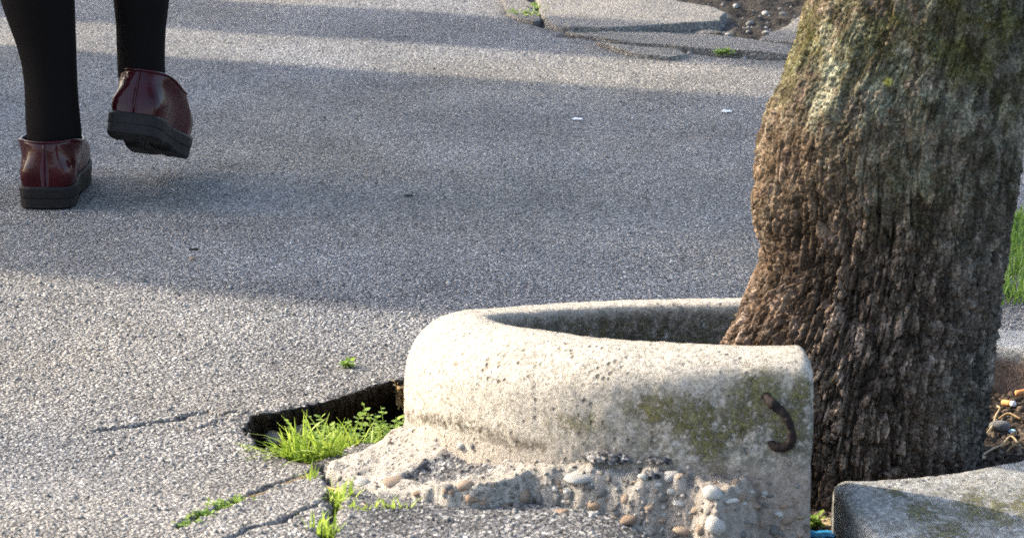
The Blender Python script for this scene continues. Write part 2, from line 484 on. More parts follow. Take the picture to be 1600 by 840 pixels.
def make_road():
    def ext(a, step, n, sgn):
        out, s, x = [], step, a
        for _ in range(n):
            s *= 1.42; x += sgn * s; out.append(x)
        return out
    xs = np.arange(-1.05, 1.20, .0036)
    xs = np.array(ext(xs[0], .0036, 26, -1)[::-1] + list(xs) + ext(xs[-1], .0036, 26, 1))
    ys = np.concatenate([np.arange(2.95, 4.25, .0034), np.arange(4.25, 7.25, .011)])
    ys = np.array(ext(ys[0], .0034, 26, -1)[::-1] + list(ys) + ext(ys[-1], .011, 24, 1))
    X, Y = np.meshgrid(xs, ys)
    x, y = X.ravel(), Y.ravel()
    p3 = np.stack([x, y, 0 * x], 1)
    z = ground_z(x, y)
    near = (np.abs(x) < 1.6) & (y > 2.6) & (y < 7.8)
    z[near] += .0045 * fbm(p3[near] * 2.2, 3) + .0020 * fbm(p3[near] * 26 + 5, 3)
    fine = near & (y < 4.3)
    z[fine] += .0011 * perlin(p3[fine] * 150)
    dark = np.zeros_like(z); soil = np.zeros_like(z); dust = np.zeros_like(z); rub = np.zeros_like(z)
    w = (x > -.75) & (x < .6) & (y > 2.9) & (y < 4.1)
    xw, yw, pw = x[w], y[w], p3[w]
    jx = .007 * fbm(pw * 45 + 3, 3); jy = .007 * fbm(pw * 45 + 31, 3)
    # pit beside the stone
    sd = poly_sd(xw + jx + .005 * fbm(pw * 110 + 7, 2), yw + jy + .006 * fbm(pw * 110 + 70, 2), PIT)
    zz = z[w]
    far = sstep(3.46, 3.56, yw)
    wall = .006 + .035 * (1 - far)
    pitm = sstep(.003, -1, sd / wall * 1.0) if False else np.clip((.003 - sd) / wall, 0, 1)
    pitm = pitm * pitm * (3 - 2 * pitm)
    depth = .075 + .012 * fbm(pw * 30, 3)
    lip = .004 * np.exp(-np.abs(sd - .02) / .02) * far
    zz = zz - pitm * depth + lip
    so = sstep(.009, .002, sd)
    dk = np.zeros_like(zz); du = np.zeros_like(zz)
    # cracks
    for k, (pts, wd, dp) in enumerate(CRACKS):
        d = line_d(xw + jx * 1.2, yw + jy * 1.2, pts)
        wdn = wd * (.65 + .8 * np.abs(fbm(pw * 22 + k, 2)))
        m = sstep(wdn, wdn * .25, d)
        zz -= m * dp
        zz += .004 * np.exp(-d / .03) * sstep(wdn * .8, wdn * 2, d)
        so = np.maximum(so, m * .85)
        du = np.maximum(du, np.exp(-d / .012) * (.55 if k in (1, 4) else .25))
    # darker tar in front of the footing
    tarp = G2([(560, 790), (700, 782), (850, 792), (960, 800), (1100, 860), (900, 900), (560, 870), (545, 820)])
    dk = np.maximum(dk, .75 * sstep(.02, -.03, poly_sd(xw + jx * 2, yw + jy * 2, tarp)))
    ysh = np.zeros_like(z); ysh[w] = .085 * pitm * np.exp(np.minimum(sd, 0) / .03) * far * sstep(-.10, -.14, xw)
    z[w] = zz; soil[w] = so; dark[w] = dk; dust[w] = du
    # ground inside the ring lies lower, covered with soil
    e = ((x - .40) / .43) ** 2 + ((y - 3.615) / .36) ** 2
    z -= .10 * sstep(1.05, .95, e)
    # broken patch far off
    w = (x > -.4) & (x < 1.3) & (y > 5.7) & (y < 7.4)
    xw, yw, pw = x[w], y[w], p3[w]
    jx = .03 * fbm(pw * 12 + 3, 3); jy = .03 * fbm(pw * 12 + 31, 3)
    sd = poly_sd(xw + jx, yw + jy, BROKEN); rd = poly_sd(xw + jx, yw + jy, RUBBLE)
    m = sstep(.0, -.05, sd)
    z[w] += -.012 * m + m * .014 * fbm(pw * 14, 4) + .018 * sstep(.0, -.04, rd) * fbm(pw * 24 + 9, 4)
    soil[w] = np.maximum(soil[w], .95 * sstep(.01, -.05, rd + .05 * fbm(pw * 18 + 5, 3)))
    rub[w] = np.maximum(.55 * sstep(.05, -.05, sd + .1 * fbm(pw * 7, 3)), 0 * rd) * (1 - .75 * sstep(.03, -.03, rd))
    me = mesh_from(np.stack([x, y + ysh, z], 1), grid_faces(len(xs), len(ys)), 'road')
    for nm, a in (('dark', dark), ('soil', soil), ('dust', dust), ('rubble', rub)): add_attr(me, nm, a)
    return obj('road', me, ASPHALT, kind='structure')

road = make_road()

# ------------------------------------------------------------------ stone ring
def sweep_stone(inner, outer, ztop, prof, cap_round=(0.0, 0.0), depth=.27):
    """inner/outer: (n,2) plan lines, ztop: (n,), prof(i)->(m,2) of (u, dz)"""
    n = len(inner); rows = []
    seg = np.r_[0, np.cumsum(np.hypot(*np.diff((inner + outer) / 2, axis=0).T))]
    for i in range(n):
        pr = prof(i / (n - 1))
        dz = pr[:, 1].copy()
        for r, dist in ((cap_round[0], seg[i]), (cap_round[1], seg[-1] - seg[i])):
            if r > 0 and dist < r:
                q = 1 - dist / r
                drop = r * (1 - math.sqrt(max(0, 1 - q * q)))
                dz = np.minimum(dz, dz * .3 - drop) if False else dz - drop * np.clip(1 + dz / .05, 0, 1)
        q = inner[i][None] + (outer[i] - inner[i])[None] * pr[:, :1]
        rows.append(np.column_stack([q, ztop[i] + dz]))
    m = len(rows[0])
    v = np.concatenate(rows); f = grid_faces(m, n)
    faces = [tuple(q) for q in f] + [tuple(range(m - 1, -1, -1)), tuple((n - 1) * m + k for k in range(m))]
    return v, faces, m, n

def profile(ru, rz, t, ri=.014, depth=.27, m=130):
    """cross section inner foot -> over the top -> outer foot, evenly spaced points"""
    pts = [(0, -depth), (0, -ri)]
    for k in range(1, 7):
        a = k / 6 * math.pi / 2
        pts.append((ri / t * (1 - math.cos(a)), -ri + ri * math.sin(a)))
    pts.append((1 - ru, .002))
    for k in range(1, 15):
        a = k / 14 * math.pi / 2
        pts.append((1 - ru + ru * math.sin(a) ** .92, -rz + (rz + .002) * math.cos(a) ** .92 if k < 14 else -rz))
    pts.append((1.03, -depth))
    P = np.array(pts); s = np.r_[0, np.cumsum(np.hypot(np.diff(P[:, 0]) * t, np.diff(P[:, 1])))]
    u = np.linspace(0, s[-1], m)
    return np.column_stack([np.interp(u, s, P[:, 0]), np.interp(u, s, P[:, 1])])

def blob(px, cx, cy, rx, ry=None):
    ry = ry or rx
    return np.exp(-(((px[:, 0] - cx) / rx) ** 2 + ((px[:, 1] - cy) / ry) ** 2) * 1.2)

def roughen(me, amt1, amt2, seed):
    v = verts_of(me); nn = normals_of(me)
    d = amt1 * fbm(v * 14 + seed, 3) + amt2 * fbm(v * 75 + seed, 3)
    pits = perlin(v * 95 + seed * 2)
    d -= np.clip(pits - .55, 0, 1) * .008
    pits = perlin(v * 210 + seed * 3)
    d -= np.clip(pits - .5, 0, 1) * .005
    set_verts(me, v + nn * d[:, None])

def left_stone():
    n = 430
    th = np.radians(np.linspace(84, 270.1, n))
    def se(a, b, ex=.92):
        c, s = np.cos(th), np.sin(th)
        return np.column_stack([RING_C[0] + a * np.sign(c) * np.abs(c) ** ex, RING_C[1] + b * np.sign(s) * np.abs(s) ** ex])
    inner, outer = se(A_IN, B_IN), se(A_OUT, B_OUT)
    mid = (inner + outer) / 2
    zt = np.interp(mid[:, 1], [3.20, 3.26, 3.40, 3.565, 3.75, 3.93], [.200, .197, .182, .156, .112, .084])
    t = .107
    def prof(f):
        k = sstep(.30, .55, f) * sstep(1.0, .62, f)
        return profile(.42 + .36 * k, .032 + .052 * k, t)
    v, faces, m, nn = sweep_stone(inner, outer, zt, prof, (0, .013))
    ztab = lambda yy: np.interp(yy, [3.20, 3.565, 3.93], [.204, .156, .076])
    v[:, 2] += ztab(v[:, 1]) - ztab(np.repeat(mid[:, 1], m))
    me = mesh_from(v, faces, 'stone_kerb')
    roughen(me, .0022, .0012, 3.0)
    v = verts_of(me); px = project(v)
    facing = v[:, 1] < RING_C[1] + .05
    outerm = (((v[:, 0] - RING_C[0]) / (A_OUT - .05)) ** 2 + ((v[:, 1] - RING_C[1]) / (B_OUT - .05)) ** 2) > 1
    f = (facing & outerm).astype(float)
    moss = np.zeros(len(v))
    for b in ((1185, 610, 42, 36), (1160, 655, 46, 34), (1230, 665, 34, 50), (1085, 655, 50, 36), (1110, 690, 40, 40), (1030, 640, 50, 26), (1250, 615, 18, 30), (900, 660, 60, 22), (1120, 740, 30, 40)):
        moss = np.maximum(moss, blob(px, *b) * (1 if b[0] > 1000 and b[1] < 730 else .5))
    moss *= f
    weather = .08 + .55 * f * sstep(880, 1050, px[:, 0]) * sstep(565, 640, px[:, 1]) + .3 * f * sstep(600, 680, px[:, 1]) * sstep(700, 900, px[:, 0])
    inn = (~outerm) & (v[:, 1] > RING_C[1] - .1)
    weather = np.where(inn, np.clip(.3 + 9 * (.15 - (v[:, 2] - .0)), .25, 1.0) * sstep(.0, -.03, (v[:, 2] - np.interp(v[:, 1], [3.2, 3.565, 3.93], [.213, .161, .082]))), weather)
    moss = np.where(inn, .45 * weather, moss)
    dirt = np.zeros(len(v))
    d = line_d(px[:, 0], px[:, 1], [(636, 650), (690, 657), (730, 666), (770, 680), (800, 692), (850, 700)])
    dirt = np.maximum(dirt, .95 * sstep(17, 3, d) * f)
    dirt = np.maximum(dirt, .55 * sstep(150, 0, np.hypot(px[:, 0] - 960, (px[:, 1] - 712) * 3)) * f)
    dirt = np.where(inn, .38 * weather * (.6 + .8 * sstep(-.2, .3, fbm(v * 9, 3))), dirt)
    pink = f * np.maximum(sstep(700, 760, px[:, 1] + 18 * fbm(v * 30, 3)) * sstep(960, 1130, px[:, 0]), .5 * sstep(660, 700, px[:, 1] + 12 * fbm(v * 30, 3)) * sstep(1000, 700, px[:, 0]))
    for nm, a in (('moss', moss), ('weather', weather), ('dirt', dirt), ('pink', pink)): add_attr(me, nm, np.clip(a, 0, 1))
    return obj('stone_kerb', me, STONE, label='cream curved stone tree surround, tilted up, with an iron hook and moss at its end', cat='stone kerb', group='stone blocks around the tree')

lstone = left_stone()

def right_stone():
    n = 360
    inner = catmull([(.347, 3.300), (.40, 3.303), (.47, 3.322), (.577, 3.375), (.68, 3.455), (.75, 3.56), (.77, 3.67), (.74, 3.79), (.68, 3.865), (.60, 3.90), (.50, 3.92), (.43, 3.925)], n)
    tg = np.gradient(inner, axis=0); tg /= np.linalg.norm(tg, axis=1)[:, None]
    nor = np.column_stack([tg[:, 1], -tg[:, 0]])
    inner[:, 0] += .010 * sstep(.3, 0, np.arange(n) / n)
    wid = np.interp(np.arange(n) / (n - 1), [0, .35, .6, 1], [.21, .20, .11, .10])
    outer = inner + nor * wid[:, None]
    outer[:, 0] += .030 * sstep(.16, 0, np.arange(n) / n)
    zt = np.interp(np.arange(n) / (n - 1), [0, .3, .6, .85, 1], [.037, .036, .034, .022, .022])
    def prof(f):
        pr = profile(.22, .022, .21, ri=.010, depth=.20, m=150)
        pr[:, 1] -= .035 * sstep(.5, .2, f) * np.clip(pr[:, 0], 0, 1) ** 1.3
        return pr
    v, faces, m, nn = sweep_stone(inner, outer, zt, prof, (.012, 0))
    me = mesh_from(v, faces, 'stone_kerb')
    roughen(me, .0022, .0014, 9.0)
    v = verts_of(me); px = project(v)
    near = (v[:, 1] < 3.5).astype(float)
    moss = np.zeros(len(v))
    for b in ((1520, 790, 34, 34), (1440, 800, 36, 22), (1560, 800, 30, 30), (1400, 770, 16, 10), (1600, 790, 30, 30), (1480, 830, 50, 20)):
        moss = np.maximum(moss, blob(px, *b) * .75)
    weather = .35 + .35 * near
    pink = (1 - near) * sstep(.018, .002, v[:, 2])
    add_attr(me, 'moss', moss * near); add_attr(me, 'weather', weather); add_attr(me, 'dirt', .15 * near); add_attr(me, 'pink', pink * .9)
    return obj('stone_kerb', me, STONE_GREY, label='low grey curved stone block at the foot of the tree, lower right corner', cat='stone kerb', group='stone blocks around the tree')

rstone = right_stone()

# ------------------------------------------------------------------ concrete footing ledge in front of the tilted stone
LEDGE_PX = [(500, 722, .010), (512, 740, .016), (545, 756, .024), (590, 765, .032), (640, 764, .038), (700, 768, .044), (760, 764, .050), (800, 752, .054), (830, 742, .058),
            (880, 742, .062), (940, 746, .064), (1000, 752, .066), (1050, 754, .066), (1090, 768, .062), (1118, 790, .056)]
LEDGE = [tuple(at_z(a, b, c)[:2]) for a, b, c in LEDGE_PX] + [(.255, 3.19), (.285, 3.25), (.10, 3.40), (-.08, 3.515), (-.122, 3.522), (-.158, 3.490), (-.194, 3.464)]

def make_footing():
    xs = np.arange(-.30, .322, .0024); ys = np.arange(2.98, 3.66, .0024)
    X, Y = np.meshgrid(xs, ys); x, y = X.ravel(), Y.ravel()
    p = np.stack([x, y, 0 * x], 1)
    jx = .010 * fbm(p * 38 + 2, 3); jy = .010 * fbm(p * 38 + 21, 3)
    sd = poly_sd(x + jx, y + jy, LEDGE)
    top = np.interp(x, [-.24, -.18, -.12, -.06, .0, .06, .14, .32], [.010, .020, .034, .046, .056, .064, .068, .064])
    top = top + .016 * sstep(3.36, 3.50, y) * sstep(-.25, -.12, x) * 0
    z = top + .010 * fbm(p * 16 + 4, 4) + .0045 * fbm(p * 55 + 8, 4, .6)
    q1, q2, qc = worley2(x / .034 + 1.2 * fbm(p * 20 + 3, 2), y / .024 + 1.2 * fbm(p * 20 + 9, 2), seed=23)
    r1, r2, rc = worley2(x / .012 + fbm(p * 50, 2), y / .010 + fbm(p * 50 + 4, 2), seed=29)
    z += (.05 + .75 * sstep(.02, .12, x)) * (.015 * (qc - .6) * sstep(.0, .12, q2 - q1) + .006 * (rc - .5) * sstep(0, .15, r2 - r1))
    # mortar rises where it meets the stone
    e = np.sqrt(((x - RING_C[0]) / A_OUT) ** 2 + ((y - RING_C[1]) / B_OUT) ** 2)
    z += .007 * sstep(1.10, 1.0, e)
    # sunken patch of old tarmac on the ledge
    tp = [tuple(at_z(a, b, .045)[:2]) for a, b in ((622, 730), (660, 712), (720, 704), (775, 700), (830, 716), (812, 730), (770, 742), (720, 746), (660, 740))]
    ts = poly_sd(x + jx, y + jy, tp)
    tar = sstep(.004, -.006, ts)
    z -= .008 * sstep(.006, -.012, ts)
    z += .006 * np.exp(-np.abs(sd + .012) / .008) * fbm(p * 25 + 14, 2)
    wr_ = sstep(.02, .12, x)
    drop = sstep(-.010, .010 + .026 * wr_, sd)
    z = z * (1 - drop) + (-.09) * drop + 4 * drop * (1 - drop) * wr_ * (.014 * fbm(p * 42 + 6, 3) + .007 * fbm(p * 95 + 16, 3))
    keep = (sd < .045)
    f = grid_faces(len(xs), len(ys))
    f = f[keep[f].all(1)]
    used = np.unique(f); mp = -np.ones(len(x), int); mp[used] = np.arange(len(used))
    me = mesh_from(np.stack([x, y, z], 1)[used], mp[f], 'footing', False)
    x, y, sd, tar = x[used], y[used], sd[used], tar[used]
    roughen(me, .0015, .0022, 5.0)
    pe = sstep(.10, .24, x) * .6
    add_attr(me, 'pink', np.clip(pe + .30 * sstep(1.2, 1.0, e[used]), 0, 1)); add_attr(me, 'dirt', .35 * sstep(-.006, .008, sd)); add_attr(me, 'weather', np.full(len(x), .28)); add_attr(me, 'moss', .30 * sstep(-.01, .01, sd) * sstep(.15, 0, x))
    # the tarmac patch is its own material
    me.materials.append(FOOT); me.materials.append(ASPHALT)
    add_attr(me, 'dark', np.ones(len(x)) * .7)
    fi = mp[f]; mi = (tar[fi].mean(1) > .5).astype(np.int32)
    me.polygons.foreach_set('material_index', mi)
    return obj('concrete_footing', me, None, label='broken pebbly concrete ledge in front of the cream stone kerb', cat='concrete footing')

footing = make_footing()

# iron hook on the stone: a child of it
def bvh_of(*objs):
    V, Fc = [], []
    for o in objs:
        me = o.data; off = len(V)
        V += [tuple(v) for v in verts_of(me)]
        Fc += [tuple(i + off for i in p.vertices) for p in me.polygons]
    return BVHTree.FromPolygons(V, Fc)
BV = bvh_of(lstone, rstone, footing)
BV_ROAD = bvh_of(road)
def hit(px, py, allow_road=True):
    d = ray(px, py).normalized(); o = Vector((0, 0, CAM_H))
    best = None
    for b in ((BV, BV_ROAD) if allow_road else (BV,)):
        l, n, i, t = b.ray_cast(o, d)
        if l is not None and (best is None or t < best[2]): best = (l, n, t)
    if best is None: return None
    l, n, t = best
    if n.dot(d) > 0: n = -n
    return l, n, t

def make_hook():
    pix = [(1196, 618), (1203, 623), (1214, 631), (1225, 643), (1233, 657), (1236, 672), (1233, 682), (1225, 690), (1213, 694), (1203, 693)]
    pts = []
    base = hit(1215, 660, False)
    for k, (a, b) in enumerate(pix):
        h = hit(a, b, False)
        l = h[0]
        out = .007 + .014 * math.sin(math.pi * k / (len(pix) - 1)) - (.012 if k in (0, len(pix) - 1) else 0)
        pts.append(Vector((l.x, l.y - out, l.z)))
    q = catmull([tuple(p) for p in pts], 90)
    rad = [.0047 + .0005 * math.sin(i * .12) for i in range(90)]
    v, f = tube(q, rad, 18)
    me = mesh_from(v, f, 'iron_hook')
    vv = verts_of(me); set_verts(me, vv + normals_of(me) * (.0030 * fbm(vv * 110, 4, .65))[:, None])
    o = obj('iron_hook', me, IRON, parent=lstone)
    o['label'] = 'dark rusty bent iron hook'
make_hook()

# ------------------------------------------------------------------ soil inside the ring
def make_soil():
    xs = np.arange(-.03, .80, .005); ys = np.arange(3.24, 3.96, .005)
    X, Y = np.meshgrid(xs, ys); x, y = X.ravel(), Y.ravel(); p = np.stack([x, y, 0 * x], 1)
    z = -.032 + .012 * fbm(p * 9, 4) + .008 * fbm(p * 45, 3)
    e = ((x - .39) / .41) ** 2 + ((y - 3.60) / .345) ** 2
    f = grid_faces(len(xs), len(ys)); f = f[(e < 1.05)[f].all(1)]
    used = np.unique(f); mp = -np.ones(len(x), int); mp[used] = np.arange(len(used))
    me = mesh_from(np.stack([x, y, z], 1)[used], mp[f], 'soil')
    return obj('soil', me, SOIL, kind='structure')
soil = make_soil()

# ------------------------------------------------------------------ the tree
TREE_Y = 3.555
def make_tree():
    root = bpy.data.objects.new('street_tree', None); COL.objects.link(root)
    root.location = (.44, TREE_Y, -.03)
    root['label'] = 'thick leaning street tree with furrowed brown bark and grey-green lichen'; root['category'] = 'tree'
    tab = [(-60, 1290, 1640), (0, 1266, 1630), (50, 1250, 1620), (100, 1229, 1611), (150, 1206, 1603), (185, 1195, 1599), (220, 1189, 1596), (260, 1188, 1592), (300, 1192, 1586), (350, 1191, 1578),
           (400, 1183, 1569), (450, 1170, 1561), (490, 1155, 1557), (520, 1140, 1554), (545, 1126, 1552), (580, 1112, 1549), (640, 1104, 1541), (700, 1100, 1530), (740, 1096, 1524), (800, 1090, 1518), (860, 1086, 1512)]
    zz, L, Rr = [], [], []
    for py, l, r in tab:
        a, b = at_y(l, py, TREE_Y), at_y(r, py, TREE_Y)
        zz.append(a.z); L.append(a.x); Rr.append(b.x)
    zz, L, Rr = map(np.array, (zz[::-1], L[::-1], Rr[::-1]))
    nth = 660
    zs = np.concatenate([np.arange(-.085, .64, .0019), .64 + np.cumsum(.002 * 1.13 ** np.arange(38))])
    zs = zs[zs < 2.25]
    up = np.clip(zs - zz[-1], 0, None)
    l = np.where(up > 0, L[-1] + up * .06 + .03 * np.tanh(up * 2), np.interp(zs, zz, L)); r = np.where(up > 0, Rr[-1] + up * .015 - .03 * np.tanh(up * 2), np.interp(zs, zz, Rr))
    ker = np.ones(9) / 9
    cxs, rad = (l + r) / 2, (r - l) / 2
    th = np.linspace(0, 2 * np.pi, nth, endpoint=False)
    T, Z = np.meshgrid(th, zs)
    t, z = T.ravel(), Z.ravel()
    cx = np.repeat(cxs, nth); ra = np.repeat(rad, nth)
    ry = np.minimum(ra, .150) * .5 + ra * .47
    # lobes of the trunk, kept small at the silhouette sides so the outline stays
    lob = 1 + .035 * np.sin(3 * t + 1.0 + z * 3) * np.sin(t) ** 2 + .02 * np.sin(5 * t + 2) * np.sin(t) ** 2
    ca, sa = np.cos(t), np.sin(t)
    q = np.stack([ca * 1.2, sa * 1.2, z * 1.0], 1)
    # bark relief: long furrows, plates between them, small scales on the plates
    P2 = np.stack([ca * 2.2, sa * 2.2, z * 7], 1)
    warp = fbm(P2, 3); warp2 = fbm(np.stack([ca * 7, sa * 7, z * 34 + 9], 1), 3); warp3 = fbm(np.stack([ca * 5, sa * 5, z * 14 + 40], 1), 3)
    low = sstep(.46, .20, z + .10 * warp)
    rough_ = fbm(np.stack([ca * 26, sa * 26, z * 110], 1), 4, .65)
    grain = fbm(np.stack([ca * 30, sa * 30, z * 60 + 7], 1), 3, .6)
    f1, f2, cell = worley2(t / (2 * np.pi) * 58 + .45 * warp + .55 * warp2 + .16 * rough_, z / .036 + 1.1 * warp3 + .25 * rough_, wrap_u=58, seed=4, block=.7)
    plate = sstep(.03, .17, f2 - f1 + .10 * grain)
    g1, g2, gc = worley2(t / (2 * np.pi) * 88 + .6 * warp2 + .2 * rough_, z / .017 + .7 * warp2 + .25 * rough_, wrap_u=88, seed=9, block=.7)
    scale_ = sstep(.0, .12, g2 - g1 + .10 * grain)
    k1, k2, kc = worley2(t / (2 * np.pi) * 170 + 1.6 * warp2 + .5 * rough_, z / .0062 + 1.9 * warp3 + .5 * rough_, wrap_u=170, seed=15)
    crust = sstep(.02, .35, k2 - k1) * (.2 + 1.0 * kc)
    furrow = sstep(.0, .085, np.abs(fbm(np.stack([ca * 9.5, sa * 9.5, z * 3.0 + 3], 1), 4)))
    patch = sstep(-.15, .25, fbm(np.stack([ca * 4, sa * 4, z * 11 + 60], 1), 3))
    c2_ = sstep(.0, .10, np.abs(fbm(np.stack([ca * 19 + 2, sa * 19, z * 8.5 + 21], 1), 4, .55)))
    c3_ = sstep(.0, .07, np.abs(fbm(np.stack([ca * 15, sa * 15 + 4, z * 52 + 33], 1), 3, .55)))
    rel = low * (.0085 * (plate - 1) + .0120 * (furrow - 1) + .0060 * (c2_ - 1) * furrow + .0040 * (c3_ - 1) * furrow + .005 * (cell - .5) + .0035 * (scale_ - 1) + .0030 * gc * scale_) \
        + (1 - low) * (.0040 * (furrow - 1) * patch + .0024 * (c2_ - 1) * patch + .0016 * (c3_ - 1) + .0038 * (crust - 1) * (1.1 - .7 * patch) + .0055 * fbm(np.stack([ca * 8, sa * 8, z * 34], 1), 4, .6)) + (.0022 + .0016 * low) * rough_
    knob = .016 * np.exp(-(((t - 3.35) / .5) ** 2 + ((z - .30) / .045) ** 2)) - .010 * np.exp(-(((t - 3.3) / .5) ** 2 + ((z - .225) / .03) ** 2))
    knob += .010 * fbm(np.stack([ca * 3.2, sa * 3.2, z * 14 + 4], 1), 3) * sstep(.2, .35, z)
    rr = rel + knob
    x = cx + (ra * lob + rr) * ca
    y = TREE_Y + (ry * lob + rr) * sa
    V = np.stack([x, y, z], 1)
    me = mesh_from(V - np.array(root.location)[None], grid_faces(nth, len(zs), True), 'trunk', False)
    px = project(V)
    front = (y < TREE_Y + .02)
    nz = fbm(V * 12 + 3, 3)
    rust = np.clip(1.0 * sstep(1330, 1215, px[:, 0] + 60 * nz) * sstep(150, 230, px[:, 1]) + .8 * blob(px, 1250, 210, 60, 50) + .55 * blob(px, 1340, 270, 50, 30) + .55 * blob(px, 1345, 345, 40, 60) + .35 * blob(px, 1390, 180, 30, 20), 0, 1)
    rust *= sstep(620, 500, px[:, 1])
    lich = np.clip(.9 * blob(px, 1350, 130, 90, 75) + .5 * blob(px, 1390, 280, 60, 60) + .45 * blob(px, 1500, 230, 60, 90) + .22 * sstep(420, 100, px[:, 1]) + .1, 0, 1)
    green = np.clip(.8 * sstep(240, 60, px[:, 1] + 60 * nz) + .5 * blob(px, 1420, 300, 80, 80) + .25 * sstep(500, 250, px[:, 1]), 0, 1)
    grey = np.clip(sstep(1420, 1560, px[:, 0] + 80 * nz) * .7 + .12 * sstep(380, 700, px[:, 1]), 0, 1)
    for nm, a in (('rust', rust), ('lichen', lich), ('green', green), ('grey', grey), ('tone', .5 * cell + .5 * gc)): add_attr(me, nm, a)
    obj('trunk', me, BARK, parent=root)
    # limbs and crown, above the frame
    topc = Vector((cxs[-1], TREE_Y, zs[-1])) - root.location
    rr0 = rad[-1]
    tips = []
    for k in range(6):
        a = k * 1.05 + .3
        L_ = 1.3 + .3 * random.random()
        pts = []
        for s in range(9):
            f = s / 8
            pts.append(topc + Vector((math.cos(a) * L_ * f * (.5 + .4 * f), math.sin(a) * L_ * f * (.5 + .4 * f), -.12 + 1.5 * f * L_ * (.85 - .2 * f))) + Vector((random.uniform(-.03, .03), random.uniform(-.03, .03), 0)) * f)
        v, f_ = tube(pts, [rr0 * .58 * (1 - .8 * s / 8) for s in range(9)], 12)
        lm = mesh_from(v, f_, 'limb')
        for nm in ('rust', 'lichen', 'green', 'grey', 'tone'): add_attr(lm, nm, np.full(len(v), .4))
        obj('limb', lm, BARK, parent=root)
        tips += pts[4:]
    V, Fc = [], []
    for k in range(5200):
        c = Vector(random.choice(tips)) + Vector((random.gauss(0, .30), random.gauss(0, .30), random.gauss(0, .26)))
        d = Vector((random.gauss(0, 1), random.gauss(0, 1), random.gauss(-.3, .7))).normalized()
        s = d.orthogonal().normalized(); s = (Matrix.Rotation(random.random() * 6.28, 3, d) @ s)
        n_ = d.cross(s); ln = random.uniform(.05, .085); w_ = ln * .42
        o = len(V)
        V += [c, c + d * ln * .5 + s * w_ + n_ * .008, c + d * ln, c + d * ln * .5 - s * w_ + n_ * .008]
        Fc += [(o, o + 1, o + 2), (o, o + 2, o + 3)]
    obj('crown', mesh_from([tuple(v) for v in V], Fc, 'crown', False), LEAF, parent=root)
    return root
tree = make_tree()

# ------------------------------------------------------------------ pebbles in the footing (parts of it)
PEB_MESH = {}
def pebble_mesh(k, mat):
    key = (k, mat.name)
    if key not in PEB_MESH:
        v, f = ico(2 if k < 6 else 1)
        v = v * (1 + (.20 if k < 3 else .42) * fbm(v * 1.3 + k * 7.1, 2))[:, None]
        if k % 3 == 0: v = np.sign(v) * np.abs(v) ** .8
        me = mesh_from(v, f, 'pebble', k < 3); me.materials.append(mat)
        PEB_MESH[key] = me
    return PEB_MESH[key]

def put_pebble(px, py, rx, ry, mat, sink=.35, parent=None, k=None, rot=None, name='pebble', **kw):
    h = hit(px, py)
    if h is None: return None
    l, n, t = h
    depth = l.y * cp - (l.z - CAM_H) * sp
    a, b = rx / F * depth, ry / F * depth
    o = obj(name, pebble_mesh(random.randrange(6) if k is None else k, mat), None, parent=parent, **kw)
    o.location = l + n * (min(a, b) * (1 - 2 * sink) * .5) + Vector((0, min(a, b) * .3, 0))
    o.scale = (a, (a + b) / 2, b)
    o.rotation_euler = (random.uniform(-.3, .3), random.uniform(-.25, .25) if rot is None else rot, random.uniform(0, .6))
    return o

for q in [(1048, 745, 15, 9, PEB_WHITE), (1114, 771, 15, 11, PEB_WHITE), (1118, 821, 15, 14, PEB_WHITE), (843, 780, 7, 12, PEB_GREY), (819, 776, 14, 14, PEB_TAN), (978, 780, 9, 9, PEB_TAN),
          (569, 757, 15, 9, PEB_WHITE), (618, 752, 20, 8, PEB_TAN), (728, 757, 15, 9, PEB_TAN), (908, 745, 26, 7, PEB_WHITE), (1035, 777, 13, 9, PEB_GREY), (1062, 786, 12, 5, PEB_WHITE),
          (870, 779, 11, 14, PEB_GREY), (1142, 782, 12, 4, PEB_WHITE), (985, 812, 20, 9, PEB_BROWN), (1188, 816, 10, 10, PEB_TAN), (1210, 828, 9, 10, PEB_GREY), (1150, 752, 6, 6, PEB_TAN),
          (1155, 778, 6, 8, PEB_BROWN), (1068, 830, 18, 8, PEB_TAN), (1095, 828, 12, 9, PEB_TAN), (940, 770, 12, 8, PEB_GREY), (890, 775, 10, 10, PEB_GREY), (930, 790, 14, 7, PEB_BROWN), (1005, 745, 9, 5, PEB_WHITE),
          (745, 770, 8, 6, PEB_GREY), (700, 762, 9, 6, PEB_GREY), (722, 697, 8, 7, PEB_WHITE), (738, 696, 6, 7, PEB_GREY), (652, 771, 9, 5, PEB_BROWN), (1230, 812, 12, 7, PEB_TAN), (1225, 790, 8, 5, PEB_BROWN),
          (1180, 790, 8, 5, PEB_TAN), (1160, 835, 10, 7, PEB_GREY), (1250, 835, 8, 6, PEB_TAN), (1050, 768, 9, 6, PEB_WHITE), (880, 800, 10, 6, PEB_BROWN), (1195, 770, 6, 4, PEB_WHITE)]:
    white = q[4] is PEB_WHITE
    put_pebble(*q[:4], q[4], sink=.5 if white else .75, parent=footing, k=None if white else random.choice([2, 3, 4, 5]))
cnt = 0
while cnt < 90:
    px_, py_ = random.uniform(690, 1255), random.uniform(742, 838)
    top = np.interp(px_, [690, 800, 1000, 1100, 1255], [765, 750, 752, 735, 735]); bot = np.interp(px_, [690, 850, 960, 1040], [785, 797, 808, 840])
    if not (top < py_ < bot): continue
    r_ = random.choice([3, 3.5, 4, 5, 6, 7])
    put_pebble(px_, py_, r_ * random.uniform(1, 1.6), r_ * random.uniform(.6, 1), random.choice([PEB_GREY, PEB_TAN, PEB_TAN, PEB_BROWN, PEB_GREY, PEB_WHITE]), sink=.8, parent=footing, k=random.choice([1, 3, 4, 5]))
    cnt += 1

